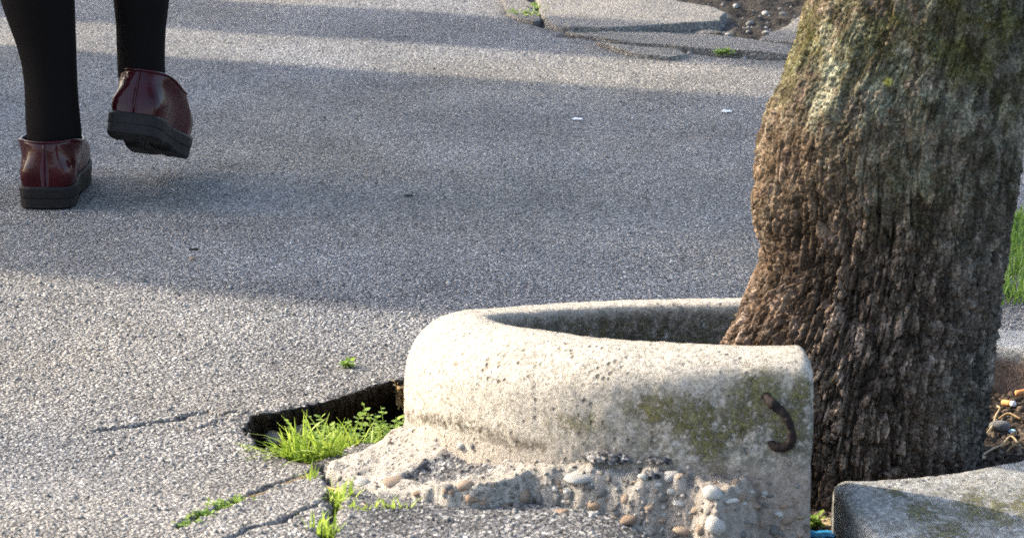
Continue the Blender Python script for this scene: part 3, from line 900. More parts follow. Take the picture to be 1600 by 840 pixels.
def ledge_chips():
    v0, f0 = ico(1); V, Fc, k = [], [], 0
    r = random.Random(53)
    for _ in range(700):
        px_, py_ = r.uniform(505, 1130), r.uniform(680, 835)
        h = hit(px_, py_)
        if h is None: continue
        l = h[0]
        if BV_F.find_nearest(l)[3] > .004: continue
        s = r.choice([.0008, .0010, .0014, .002, .003])
        M3 = Matrix.Rotation(r.uniform(0, 6), 3, Vector((r.gauss(0, 1), r.gauss(0, 1), r.gauss(0, 1))).normalized())
        q = (v0 * (1 + .5 * (np.array([r.random() for _ in v0]) - .5))[:, None] * np.array([s * r.uniform(.8, 1.8), s, s * r.uniform(.5, .9)])) @ np.array(M3).T + np.array(l)
        V.append(q); Fc.append(f0 + k); k += len(v0)
    me = mesh_from(np.concatenate(V), np.concatenate(Fc), 'chips', False)
    M = Mat('ledge_chips'); n = M.noise(60, 2, .5)
    M.set(Base_Color=M.ramp(n, [(.32, (.06, .05, .04)), (.5, (.20, .175, .15)), (.66, (.42, .39, .35))]), Roughness=.9, Specular_IOR_Level=.1)
    obj('gravel', me, M.m, parent=footing, kind='stuff')
BV_F = bvh_of(footing)
ledge_chips()

# loose lumps of tarmac lying on the ledge
def lump(px, py, rx, ry, label):
    h = hit(px, py); l = h[0]
    depth = l.y * cp - (l.z - CAM_H) * sp
    v, f = ico(4)
    v = v * (1 + .45 * fbm(v * 2.2 + px, 3) + .18 * fbm(v * 7 + px, 2))[:, None]
    v[:, 2] = np.maximum(v[:, 2], -.35)
    a, b = rx / F * depth, ry / F * depth
    me = mesh_from(v * np.array([a, a * .6, b]), f, 'lump')
    add_attr(me, 'dark', np.ones(len(v)))
    return obj('asphalt_lump', me, ASPHALT, loc=l + Vector((0, .004, b * .25)), label=label, cat='asphalt lump', group='tarmac lumps on the ledge')
lump(955, 719, 42, 13, 'long dark lump of broken tarmac lying on ledge against cream stone')
lump(1018, 747, 15, 8, 'small dark lump of tarmac between white pebbles on ledge')
lump(1035, 722, 24, 8, 'flat dark tarmac crumb right of the long lump on ledge')

# ------------------------------------------------------------------ broken slabs in the far patch (pieces of the road)
def slab(pix, thick, mat_attr, tilt=0.0):
    import bmesh
    pts = [at_z(a, b, 0.0) for a, b in pix]
    loop = []
    for i in range(len(pts)):
        a, b = pts[i], pts[(i + 1) % len(pts)]
        m = max(2, int((b - a).length / .02))
        for k in range(m): loop.append(a.lerp(b, k / m))
    L_ = np.array([tuple(p) for p in loop]); L_[:, :2] += .018 * np.stack([fbm(L_ * 16 + 2, 3), fbm(L_ * 16 + 33, 3)], 1)
    c = L_.mean(0)
    rings = [(1.0, -.03), (1.0, thick * .75), (.994, thick * .95), (.98, thick)] + [(s, thick) for s in (.85, .7, .5, .3, .12)]
    V = []
    for s, z in rings:
        q = c + (L_ - c) * s; q[:, 2] = z
        if z > 0: q[:, 2] += .005 * fbm(q * 9, 3) + tilt * (q[:, 1] - c[1])
        V.append(q)
    n = len(L_); V = np.concatenate(V)
    faces = [tuple(x) for x in grid_faces(n, len(rings), True)] + [tuple(range((len(rings) - 1) * n, len(rings) * n))]
    me = mesh_from(V, faces, 'slab')
    add_attr(me, 'dark', np.full(len(V), .0)); add_attr(me, 'rubble', np.full(len(V), mat_attr)); add_attr(me, 'dust', np.full(len(V), .5))
    return obj('asphalt_slab', me, ASPHALT, parent=road)
slab([(850, 40), (882, 49), (958, 50), (1040, 44), (1124, 39), (1131, 28), (1103, 14), (1040, 5), (1010, -20), (830, -20), (842, 8)], .010, .10, .0)
slab([(884, 54), (960, 54), (1040, 55), (1112, 58), (1180, 64), (1236, 76), (1232, 89), (1150, 83), (1062, 76), (946, 65)], .006, .2)
slab([(930, 71), (1000, 78), (1060, 83), (1074, 89), (1040, 93), (990, 88)], .007, .05)
slab([(790, -18), (815, -18), (828, 6), (845, 30), (836, 40), (802, 30), (786, 14)], .006, .4)
slab([(1188, 66), (1225, 48), (1252, 30), (1262, 50), (1250, 74)], .008, .3)

# ------------------------------------------------------------------ grass and weeds
def blades(n, base_fn, h0, h1, width, bend, seed, spread=.5, segs=4):
    r = random.Random(seed); V, Fc = [], []
    for _ in range(n):
        b, lean = base_fn(r)
        h = r.uniform(h0, h1); a = r.uniform(0, 6.283)
        d = Vector((math.cos(a), math.sin(a), 0)) * r.uniform(.1, spread) + Vector(lean)
        s = Vector((-math.sin(a), math.cos(a), 0)); s = (Matrix.Rotation(r.uniform(-1, 1), 3, 'Z') @ s)
        bd = r.uniform(.3, 1) * bend
        o = len(V)
        for k in range(segs + 1):
            f = k / segs
            p = b + (Vector((0, 0, 1)) + d * (f * bd * 2 + .25)).normalized() * h * f - Vector((0, 0, 1)) * h * bd * .35 * f * f
            w = width * (1 - f ** 1.6) * r.uniform(.85, 1.15) + .0002
            V += [p - s * w, p + s * w + Vector((0, 0, .15 * w))]
        for k in range(segs):
            q = o + 2 * k; Fc.append((q, q + 1, q + 3, q + 2))
    return [tuple(v) for v in V], Fc

def disc_base(cx, cy, z, rx, ry, lean=(0, 0, 0)):
    def fn(r):
        a, q = r.uniform(0, 6.283), math.sqrt(r.random())
        return Vector((cx + math.cos(a) * rx * q, cy + math.sin(a) * ry * q, z)), lean
    return fn

def leaves_on_stems(n, base_fn, h0, h1, leaf, seed, per=7):
    """little weed: stems with round leaves"""
    r = random.Random(seed); parts = []
    for _ in range(n):
        b, lean = base_fn(r)
        h = r.uniform(h0, h1); a = r.uniform(0, 6.283)
        d = (Vector((math.cos(a) * .5, math.sin(a) * .5, 1)) + Vector(lean)).normalized()
        parts.append(tube([b, b + d * h * .5 + Vector((0, 0, .002)), b + d * h], [.0007, .0006, .0004], 4, False))
        for k in range(per):
            f = .35 + .65 * (k + r.random()) / per
            c = b + d * h * f
            t = Vector((r.gauss(0, 1), r.gauss(0, 1), r.uniform(-.1, .7))).normalized()
            s = t.cross(Vector((0, 0, 1))).normalized(); up = s.cross(t)
            ln = leaf * r.uniform(.6, 1.2)
            pts = [c, c + t * ln * .35 + s * ln * .38 + up * ln * .06, c + t * ln * .8 + s * ln * .32, c + t * ln * 1.0, c + t * ln * .8 - s * ln * .32, c + t * ln * .35 - s * ln * .38 + up * ln * .06]
            parts.append((pts, [(0, 1, 2, 3), (0, 3, 4, 5)]))
    v, f = join_parts(parts)
    return [tuple(x) for x in v], f

def plant(name, vf, mat, label, cat, group=None):
    return obj(name, mesh_from(vf[0], vf[1], name), mat, label=label, cat=cat, group=group)

g = G(492, 700); zg = -.030
vf1 = blades(190, disc_base(g.x, g.y - .016, -.022, .036, .018, (-.1, -.3, 0)), .022, .094, .0021, .9, 1, .75)
vf2 = blades(70, disc_base(g.x - .042, g.y - .006, -.02, .026, .010, (-.7, -.35, 0)), .034, .060, .0019, 1.0, 2, .4)
vf3 = blades(80, disc_base(g.x + .045, g.y + .03, -.035, .04, .022, (.1, .1, 0)), .04, .078, .0019, .8, 3, .6)
plant('grass_tuft', join_parts([vf1, vf2, vf3]), GRASS, 'bright green grass tuft growing out of the dark pit beside the cream stone', 'grass tuft', 'grass tufts in the broken tarmac')
g2 = G(548, 662)
plant('weed', leaves_on_stems(64, disc_base(g2.x, g2.y, -.050, .062, .035), .035, .074, .0085, 5), WEED, 'small round-leaved weed behind the grass tuft in the pit', 'weed', 'weeds')
g2 = G(590, 668)
plant('weed', leaves_on_stems(26, disc_base(g2.x, g2.y, -.045, .022, .03), .030, .058, .0075, 15), WEED, 'leafy weed in the pit nearest the cream stone', 'weed', 'weeds')
for (px_, py_, n_, rx_, ry_, h0, h1, lab, sd_) in [
        (530, 772, 46, .016, .022, .012, .032, 'green grass sprouting in the crack at the left tip of the concrete ledge', 21),
        (508, 822, 44, .016, .016, .012, .030, 'grass clump at the very bottom edge of the picture below the ledge tip', 22),
        (612, 786, 34, .020, .006, .010, .022, 'small grass clump at the foot of the concrete ledge under pink pebbles', 23),
        (560, 790, 22, .016, .006, .010, .020, 'thin grass sprouts between the ledge tip and the tarmac', 24),
        (487, 745, 16, .005, .014, .012, .028, 'yellowish grass blades just below the big tuft in the crack', 25)]:
    p = G(px_, py_ + 6)
    plant('grass_tuft', blades(n_, disc_base(p.x, p.y, p.z - .012, rx_, ry_, (0, -.15, 0)), h0 + .01, h1 + .014, .0018, .8, sd_, .7), GRASS, lab, 'grass tuft', 'grass tufts in the broken tarmac')
for px_, py_, n_, lab, sd_ in [(318, 803, 40, 'moss tuft in the diagonal crack, the larger one near lower left', 31), (292, 819, 18, 'moss tuft at the lower left end of the diagonal crack', 32), (343, 790, 26, 'small moss tuft in the middle of the diagonal crack', 33), (370, 781, 22, 'moss tuft at the upper right end of the diagonal crack', 34)]:
    p = G(px_, py_)
    plant('moss_tuft', leaves_on_stems(n_, disc_base(p.x, p.y, p.z - .010, .015, .006), .007, .017, .0052, sd_, 6), WEED, lab, 'moss', 'moss tufts in the diagonal crack')
for px_, py_, n_, rx_, ry_, lab, sd_, nm in [(543, 574, 9, .012, .006, 'tiny green sprig growing alone on the tarmac above the pit', 41, 'weed'), (1131, 85, 26, .02, .012, 'tiny green weed at the edge of the far broken slabs', 42, 'weed'),
                                      (822, 24, 40, .05, .04, 'low moss patch left of the far broken slab', 43, 'weed'), (850, 14, 26, .03, .03, 'small moss patch beside the top edge of the far slab', 44, 'weed')]:
    p = G(px_, py_)
    plant(nm, leaves_on_stems(n_, disc_base(p.x, p.y, p.z - .002, rx_, ry_), .006, .015, .0075, sd_, 5), WEED, lab, 'weed', 'weeds')
p = G(628, 596)
plant('dry_weed', join_parts([leaves_on_stems(16, disc_base(p.x, p.y, -.035, .008, .01), .025, .05, .007, 51, 6), blades(14, disc_base(p.x, p.y, -.03, .008, .01), .02, .05, .0009, .9, 52)]), DRY,
      'rusty brown dry weed at the corner where the pit meets the cream stone', 'weed', 'weeds')
# dry roots and litter along the crack
for k, pix in enumerate([[(489, 728), (484, 741), (468, 748), (455, 752), (440, 757)], [(430, 765), (408, 772), (385, 778)], [(510, 760), (540, 770), (575, 792)]]):
    pts = catmull([tuple(G(a, b, .001)) for a, b in pix], 14)
    v, f = tube(pts, [.0022 * (1 - .5 * abs(i / 6.5 - 1)) for i in range(14)], 6)
    obj('twig', mesh_from(v, f, 'twig'), DRY, label=['tan dry stem lying in the crack below the grass tuft', 'dry stem lying among the moss in the diagonal crack', 'tan dry stem at the left tip of the concrete ledge'][k], cat='twig', group='twigs in the cracks')

# lawn strip behind the tree
def make_verge():
    def fn(r):
        while True:
            x, y = r.uniform(.58, 1.7), r.uniform(4.19, 4.80)
            if y < 4.70 + .06 * math.sin(x * 9) and y > 4.22 + .03 * math.sin(x * 17): return Vector((x, y, 0)), (0, 0, 0)
    me = mesh_from(*blades(9000, fn, .018, .045, .0016, .8, 61, .7, 3), 'grass')
    o = obj('grass', me, LAWN, kind='stuff', label='strip of green grass on the ground behind the tree', cat='grass')
make_verge()

# ------------------------------------------------------------------ person walking away
LEATHER = Mat('burgundy_patent_leather')
ln_ = LEATHER.noise(34, 4, .6)
LEATHER.set(Base_Color=LEATHER.ramp(LEATHER.noise(20, 3), [(.3, (.019, .0005, .0022)), (.7, (.038, .0010, .0042))]), Roughness=.4, Specular_IOR_Level=.12, Coat_Weight=.36, Coat_Roughness=.02,
            Normal=LEATHER.bump(ln_.outputs[0], .35, .006))
LEATHER.put(LEATHER.b.inputs['Coat Normal'], LEATHER.bump(LEATHER.noise(26, 3, .6).outputs[0], .35, .006))
LEATHER = LEATHER.m
RUBBER = mat_plain('black_rubber_sole', [(.3, (.0075, .0065, .0065)), (.7, (.017, .015, .015))], 160, .6, .0008)
TIGHTS = Mat('black_tights')
TIGHTS.set(Base_Color=(.006, .005, .005, 1), Roughness=.8, Sheen_Weight=.0, Sheen_Roughness=.4, Specular_IOR_Level=.05)
TIGHTS = TIGHTS.m
COAT = mat_plain('dark_coat_cloth', [(.3, (.015, .015, .018)), (.7, (.03, .03, .034))], 200, .9, .001)
SKIN = mat_plain('skin', [(.3, (.45, .28, .20)), (.7, (.52, .33, .24))], 30, .5, .0)
HAIR = mat_plain('brown_hair', [(.3, (.03, .018, .012)), (.7, (.07, .04, .025))], 90, .5, .001)

def foot_outline(y0, y1, hw, n=72, mirror=1, round_=0.0):
    """closed plan outline of a foot from heel (y0) to toe (y1); hw: half width at the ball"""
    hs = [(0, 0), (.003, .48), (.014, .70), (.04, .84), (.10, .92), (.18, .94), (.30, .86), (.42, .84), (.55, .92), (.68, 1.0), (.80, .97), (.90, .80), (.96, .54), (.99, .27), (1.0, 0)]
    if round_ > 0:
        hs = [(a_, b_ * (1 - round_) + round_ * (max(0, 1 - abs(2 * a_ - 1) ** 2.4)) ** .46) for a_, b_ in hs]
    cs = [(0, 0), (.3, .0), (.5, .02), (.7, .06), (.9, .03), (1, .0)]
    n2 = n // 2
    f = (1 - np.cos(np.linspace(0, np.pi, n2))) / 2
    H = np.interp(f, *zip(*hs)) * hw; C = np.interp(f, *zip(*cs)) * hw * mirror
    r = np.column_stack([C + H, y0 + f * (y1 - y0)]); l = np.column_stack([C - H, y0 + f * (y1 - y0)])
    return np.concatenate([r, l[::-1]])

def shoe(parent, mat4, mirror, lab):
    LEN, HW = .240, .0445
    N_ = 96
    # sole: welt, side with grooves under the ball, tread
    def ring(grow, z, groove=0.0, a=0.0, b=1.0):
        o = foot_outline(-grow + a * LEN, LEN * b + grow, HW + grow, N_, mirror)
        if groove:
            k = np.arange(N_); g_ = np.where((k % 4) < 2, 0.0, groove) * sstep(.45, .52, o[:, 1] / LEN)
            c = np.array([0, LEN * .5]); d = o - c; o = o - d / np.linalg.norm(d, axis=1)[:, None] * g_[:, None]
        y = o[:, 1]
        # toe spring and the arch between heel and tread
        zz = np.full(N_, float(z)) + .012 * sstep(.72, 1.0, y / LEN)
        return np.column_stack([o, zz])
    rings = [ring(-.030, .000), ring(.000, .000), ring(.003, .004, .0022), ring(.003, .018, .0022), ring(.004, .020), ring(.0045, .034), ring(.002, .0375), ring(-.016, .038)]
    for k in (0, 1, 2, 3):
        y = rings[k][:, 1] / LEN
        arch = sstep(.27, .29, y) * sstep(.50, .42, y)
        rings[k][:, 2] += arch * .005
    V = np.concatenate(rings)
    faces = [tuple(q) for q in grid_faces(N_, len(rings), True)] + [tuple(reversed(range(N_)))]
    so = mesh_from(V, faces, 'sole')
    so.polygons.foreach_set('use_smooth', np.zeros(len(so.polygons), bool))
    # upper: stacked level outlines, open collar
    lv = [(.0, 1.0, .0440, .036), (-.002, .995, .0470, .046), (-.003, .985, .0485, .058), (-.0025, .955, .0490, .071), (-.001, .91, .0490, .080), (-.001, .83, .0505, .088), (.000, .75, .0510, .096), (.001, .69, .0512, .103), (.0025, .655, .0510, .108), (.0045, .645, .0500, .109), (.006, .64, .0490, .106), (.007, .635, .0480, .095)]
    U = []
    for y0, fr, hw, z in lv:
        o = foot_outline(y0, LEN * fr * .985, hw, N_, mirror, float(sstep(.05, .10, z)))
        zz = np.full(N_, z)
        yy = (o[:, 1] - y0) / (LEN * fr - y0)
        rise = sstep(.062, .11, z)
        zz = zz + rise * (-.012 * sstep(.10, .55, yy) * sstep(1.1, .7, yy) + .004 * sstep(.8, 1, yy))
        zz += .010 * sstep(.72, 1.0, o[:, 1] / LEN) * (1 - rise)
        U.append(np.column_stack([o, zz]))
    up = mesh_from(np.concatenate(U), grid_faces(N_, len(lv), True), 'upper')
    # back strip seam and apron stitching ridge
    seam_v, seam_f = tube([(0, -.0035 + .0016 * abs(z - .07) / .03, z) for z in np.linspace(.040, .106, 9)], .0014, 6)
    sm = mesh_from(seam_v, seam_f, 'heel_seam')
    rim = U[8]; rv, rf = tube([tuple(p) for p in np.vstack([rim, rim[:1]])[::2]], .0022, 6, False)
    rm = mesh_from(rv, rf, 'collar')
    for me in (so, up, sm, rm): me.transform(mat4)
    if mirror < 0: pass
    sh = obj('shoe', up, LEATHER, parent=parent); sh['label'] = lab
    obj('sole', so, RUBBER, parent=sh)
    obj('heel_seam', sm, LEATHER, parent=sh); obj('collar', rm, LEATHER, parent=sh)
    return sh

def make_person():
    lh = at_z(72, 328, 0.0)
    ML = Matrix.Translation(lh) @ Matrix.Rotation(R(-1), 4, 'Z')
    rh = at_z(202, 212, .110)
    MR = Matrix.Translation(rh) @ Matrix.Rotation(R(-9), 4, 'Z') @ Matrix.Rotation(R(-22), 4, 'X') @ Matrix.Rotation(R(5), 4, 'Y')
    la, ra = ML @ Vector((0, .058, .075)), MR @ Vector((0, .058, .075))
    lfoot, rfoot = ML @ Vector((0, .14, .062)), MR @ Vector((0, .14, .062))
    def chain(tab, y, nseg=28, sq=1.12):
        """tab of (py, left px, right px) at depth y (function of z) -> elliptic tube"""
        rows = []
        for py, l, r in tab:
            yy = y(py)
            a, b = at_y(l, py, yy), at_y(r, py, yy)
            rows.append((Vector(((a.x + b.x) / 2, yy, a.z)), (b.x - a.x) / 2))
        return rows
    def loft(rows, nseg=28, sq=1.1, cap=True):
        V, Fc = [], []
        for c, r in rows:
            for k in range(nseg):
                a = 6.28318 * k / nseg
                V.append((c.x + math.cos(a) * r, c.y + math.sin(a) * r * sq, c.z))
        m = len(rows)
        for i in range(m - 1):
            for k in range(nseg):
                k2 = (k + 1) % nseg
                Fc.append((i * nseg + k, i * nseg + k2, (i + 1) * nseg + k2, (i + 1) * nseg + k))
        Fc.append(tuple(reversed(range(nseg)))); Fc.append(tuple(range((m - 1) * nseg, m * nseg)))
        return V, Fc
    ly = la.y + .006
    L_ = chain([(262, 62, 106), (245, 58, 112), (232, 50, 120), (222, 43, 127), (212, 42, 128), (190, 40, 126), (160, 39, 123), (130, 38, 121), (100, 34, 120), (70, 26, 119), (40, 15, 118), (15, 6, 117), (0, 1, 117)], lambda p: ly + .0 * p)
    topz = L_[-1][0].z
    c0 = L_[-1][0]
    L_ += [(Vector((c0.x - .006, ly - .004, .37)), .060), (Vector((c0.x - .004, ly - .002, .41)), .058), (Vector((c0.x, ly + .01, .46)), .056), (Vector((c0.x + .012, ly + .03, .60)), .068), (Vector((c0.x + .03, ly + .05, .78)), .082)]
    ry = ra.y + .008
    R_ = chain([(150, 190, 250), (135, 187, 257), (118, 184, 259), (100, 183, 258), (70, 182, 258), (40, 181, 260), (0, 177, 265)], lambda p: ry)
    c1 = R_[-1][0]
    R_ += [(Vector((c1.x, ry + .01, .40)), .050), (Vector((c1.x + .002, ry + .02, .48)), .057), (Vector((c1.x, ry + .05, .56)), .056), (Vector((c1.x - .008, ry + .06, .66)), .066), (Vector((c1.x - .012, ry + .05, .80)), .082)]
    pel = Vector(((L_[-1][0].x + R_[-1][0].x) / 2, ly + .07, .86))
    torso = [(pel + Vector((0, 0, -.09)), .13), (pel, .165), (pel + Vector((0, .01, .12)), .145), (pel + Vector((0, .015, .22)), .125), (pel + Vector((0, .02, .36)), .145), (pel + Vector((0, .02, .47)), .155), (pel + Vector((0, .015, .53)), .10), (pel + Vector((0, .015, .57)), .052), (pel + Vector((0, .03, .64)), .048)]
    hc = pel + Vector((0, .045, .74))
    parts = [loft(L_), loft(R_), loft(torso, 28, .68)]
    hv, hf = ico(3); parts.append(([tuple(hc + Vector((p[0] * .074, p[1] * .092, p[2] * .112))) for p in hv], [tuple(q) for q in hf]))
    nose = hc + Vector((0, .095, -.015)); parts.append(([tuple(nose + Vector((p[0] * .014, p[1] * .02, p[2] * .024))) for p in hv], [tuple(q) for q in hf]))
    for s in (-1, 1):
        sh_ = pel + Vector((s * .16, .015, .485)); el = pel + Vector((s * .215, .02 - s * .05, .21)); wr = pel + Vector((s * .225, .08 - s * .12, .0))
        parts.append(tube([sh_ - Vector((s * .05, 0, 0)), sh_, sh_.lerp(el, .5), el, el.lerp(wr, .4), wr, wr + Vector((0, .01, -.03))], [.05, .052, .044, .039, .036, .026, .024], 14))
        palm = wr + Vector((0, .012, -.065)); parts.append(tube([wr, palm, palm + Vector((0, .006, -.03))], [.024, .030, .026], 10))
        for k in range(4):
            b = palm + Vector((0, -.024 + .017 * k, -.03)); ll = (.062, .072, .068, .052)[3 - k]
            parts.append(tube([b, b + Vector((-s * .006, .004, -ll * .5)), b + Vector((-s * .02, .006, -ll))], [.0092, .0088, .007], 8))
        b = palm + Vector((0, .025, .015)); parts.append(tube([b, b + Vector((-s * .008, .022, -.025)), b + Vector((-s * .014, .028, -.055))], [.011, .010, .008], 8))
    # feet inside the shoes
    for a, f in ((la, lfoot), (ra, rfoot)):
        parts.append(tube([a + Vector((0, -.006, -.012)), a.lerp(f, .5) + Vector((0, 0, -.012)), f + Vector((0, 0, -.012))], [.030, .030, .022], 14))
        if a is la: parts.append(tube([a + Vector((0, -.006, -.015)), a + Vector((0, .0, .05))], [.030, .032], 14))
    v, f = join_parts(parts)
    me0 = mesh_from([tuple(x) for x in v], f, 'person_raw')
    tmp = bpy.data.objects.new('person_raw', me0); COL.objects.link(tmp)
    md = tmp.modifiers.new('r', 'REMESH'); md.mode = 'VOXEL'; md.voxel_size = .0055
    ms = tmp.modifiers.new('s', 'SMOOTH'); ms.factor = .5; ms.iterations = 5
    dg = bpy.context.evaluated_depsgraph_get()
    body = bpy.data.meshes.new_from_object(tmp.evaluated_get(dg))
    bpy.data.objects.remove(tmp)
    body.name = 'person'
    body.materials.clear()
    for m in (TIGHTS, COAT, SKIN): body.materials.append(m)
    c = np.empty(len(body.polygons) * 3, np.float32); body.polygons.foreach_get('center', c); c = c.reshape(-1, 3)
    mi = np.zeros(len(c), np.int32); mi[c[:, 2] > .74] = 1
    hand = (c[:, 2] < pel.z - .0) & (np.abs(c[:, 0] - pel.x) > .19) & (c[:, 2] > .55)
    mi[hand] = 2; mi[c[:, 2] > pel.z + .565] = 2
    body.polygons.foreach_set('material_index', mi)
    body.polygons.foreach_set('use_smooth', np.ones(len(c), bool))
    person = obj('person', body, None, label='person walking away in black tights and burgundy patent loafers with thick soles', cat='person')
    hv, hf = ico(4)
    hv = hv * (1 + .05 * fbm(hv * 6, 3))[:, None]
    hv = hv[:] * np.array([.088, .104, .128]); hv[:, 2] = np.where(hv[:, 1] < .02, hv[:, 2] - .05 * sstep(.02, -.06, hv[:, 1]), hv[:, 2])
    hv[:, 1] = np.where(hv[:, 2] < .06, np.minimum(hv[:, 1], .035), hv[:, 1])
    obj('hair', mesh_from(hv + np.array(hc + Vector((0, -.012, .012))), hf, 'hair'), HAIR, parent=person)
    shoe(person, ML, -1, 'burgundy patent loafer flat on the ground')
    shoe(person, MR, 1, 'burgundy patent loafer lifted off the ground')
    return person
person = make_person()

# ------------------------------------------------------------------ litter and loose stones
WHITE = mat_plain('white_paper', [(.3, (.62, .62, .62)), (.7, (.76, .76, .76))], 40, .7)
ORANGE = mat_plain('filter_paper', [(.35, (.55, .25, .09)), (.7, (.68, .36, .16))], 260, .8)
BLUE = mat_plain('blue_plastic', [(.3, (.02, .16, .36)), (.7, (.04, .30, .55))], 60, .35, .002, .5)
PALEBLUE = mat_plain('pale_blue_plastic', [(.3, (.20, .36, .46)), (.7, (.30, .48, .58))], 60, .4)
LEAFDRY = mat_leafy('dead_leaf', (.38, .28, .14), (.58, .46, .26), .25)
BLACKBIT = mat_plain('dark_grit', [(.3, (.012, .011, .01)), (.7, (.04, .036, .03))], 90, .9)

for px_, py_, a, b, m, lab, nm in [
        (427, 684, 13, 11, PEB_WHITE, 'squarish white stone at the left end of the pit', 'stone_chip'), (470, 673, 15, 12, PEB_WHITE, 'white stone half hidden behind the grass tuft', 'stone_chip'),
        (449, 694, 7, 5, PEB_WHITE, 'small white stone under the grass tuft in the pit', 'stone_chip'), (416, 671, 4, 3, PEB_GREY, 'tiny pale chip against the dark far side of the pit', 'stone_chip'),
        (300, 406, 6, 4, PEB_TAN, 'orange pebble lying alone on the shaded road', 'stone_chip'), (780, 392, 7, 3, PEB_GREY, 'grey chip on the road above the cream stone', 'stone_chip'),
        (701, 443, 4, 3, PEB_WHITE, 'tiny white chip on the road near the shadow edge', 'stone_chip'), (1050, 410, 4, 3, PEB_WHITE, 'white chip on the road left of the trunk', 'stone_chip')]:
    o = put_pebble(px_, py_, a, b, m, sink=.2, k=3 if 'squarish' in lab else None, name=nm, label=lab, cat='stone')
    if 'pit' in lab or 'tuft' in lab:
        o.location = at_z(px_, py_, -.036)

def crumpled(px, py, w, h, mat, name, label, cat, lift=.004, seed=0, aspect=1.0, yrot=0.0, use=None):
    l = (hit(px, py)[0] if use is None else use)
    depth = l.y * cp - (l.z - CAM_H) * sp
    a, b = w / F * depth, h / F * depth
    n = 12
    X, Y = np.meshgrid(np.linspace(-1, 1, n), np.linspace(-1, 1, n)); x, y = X.ravel(), Y.ravel()
    rr = np.sqrt(1 - .42 * (x * y) ** 2)
    q = np.stack([x * rr * (1 - .25 * y * aspect), y * rr, 0 * x], 1)
    wv = .8 * fbm(np.stack([x * .9 + seed, y * .9, 0 * x], 1), 3)
    V = np.stack([q[:, 0] * a, q[:, 1] * b * 2.2, b * (.9 * wv + .5)], 1)
    V = V @ np.array(Matrix.Rotation(yrot, 3, 'Z')).T
    low = V[:, 2].min()
    V[:, 2] -= low
    top = V.copy(); bot = V.copy(); bot[:, 2] -= .0012
    f1 = grid_faces(n, n); f2 = grid_faces(n, n)[:, ::-1] + n * n
    border = list(range(n)) + [n * k + n - 1 for k in range(1, n)] + [n * (n - 1) + k for k in range(n - 2, -1, -1)] + [n * k for k in range(n - 2, 0, -1)]
    side = [(border[i], border[(i + 1) % len(border)], border[(i + 1) % len(border)] + n * n, border[i] + n * n) for i in range(len(border))]
    faces = [tuple(t) for t in f1] + [tuple(t) for t in f2] + side
    return obj(name, mesh_from(np.vstack([top, bot]), faces, name), mat, loc=l + Vector((0, 0, .001)), label=label, cat=cat)

crumpled(1135, 175, 8, 4, WHITE, 'paper_scrap', 'small white scrap on the road left of the tree trunk', 'litter', seed=3)
crumpled(902, 187, 8, 3, WHITE, 'paper_scrap', 'flat white scrap in the middle of the shaded road', 'litter', seed=8)
crumpled(638, 306, 7, 2, BLACKBIT, 'dead_leaf', 'tiny dark leaf scrap on the shaded road right of the shoes', 'litter', seed=12)
crumpled(303, 390, 7, 2, BLACKBIT, 'dead_leaf', 'dark scrap just above the orange pebble', 'litter', seed=15)

BV_S = bvh_of(soil)
def soil_pt(px, py):
    l, n, i, t = BV_S.ray_cast(Vector((0, 0, CAM_H)), ray(px, py).normalized())
    return l if l is not None else at_z(px, py, -.03)

# planter litter at the right edge
def butt(px, py, label, ang, mats=(ORANGE, WHITE)):
    l = soil_pt(px, py); d = Vector((math.cos(ang), math.sin(ang), .12)).normalized()
    root = bpy.data.objects.new('cigarette_butt', None); COL.objects.link(root); root.location = l + Vector((0, 0, .004))
    root['label'] = label; root['category'] = 'cigarette butt'; root['group'] = 'cigarette butts'
    for nm, m, a, b in (('filter', mats[0], -.009, .006), ('paper_tip', mats[1], .0061, .011)):
        v, f = tube([d * (a + (b - a) * k / 4) for k in range(5)], [.0037, .0039, .0038, .0039, .0036], 12)
        obj(nm, mesh_from(v, f, nm), m, parent=root)
butt(1575, 634, 'orange cigarette butt with white tip on the soil right of the trunk', -.9)
butt(1597, 617, 'orange cigarette butt cut by the right edge of the picture', .2)
l = soil_pt(1562, 672)
o = obj('stone_chip', pebble_mesh(1, PEB_GREY), None, loc=l + Vector((0, 0, .006)), label='flat grey pebble on the soil right of the trunk', cat='stone'); o.scale = (.0145, .009, .007)
crumpled(1582, 673, 6, 6, PALEBLUE, 'plastic_scrap', 'tiny pale blue plastic scrap beside the flat grey pebble', 'litter', seed=21, use=soil_pt(1582, 676))
crumpled(1527, 728, 8, 8, LEAFDRY, 'dead_leaf', 'small cream dead leaf between the trunk and the grey stone', 'litter', seed=25, use=soil_pt(1530, 722) + Vector((0, 0, .006)))
for k, (pix, lab) in enumerate([([(1536, 690), (1550, 676), (1556, 655), (1562, 648), (1558, 640)], 'thin pale twig curling beside the trunk'), ([(1530, 720), (1550, 712), (1566, 700), (1580, 692), (1596, 706)], 'thin pale twig lying along the grey stone'), ([(1560, 660), (1575, 656), (1595, 660)], 'short twig under the orange cigarette butt'), ([(1572, 712), (1586, 704), (1602, 690)], 'dark twig at the right edge of the soil')]):
    pts = catmull([tuple(soil_pt(a, b) + Vector((0, 0, .005 + .004 * (i % 2)))) for i, (a, b) in enumerate(pix)], 16)
    v, f = tube(pts, .0014, 6)
    obj('twig', mesh_from(v, f, 'twig'), LEAFDRY if k < 2 else DRY, label=lab, cat='twig', group='twigs on the soil')
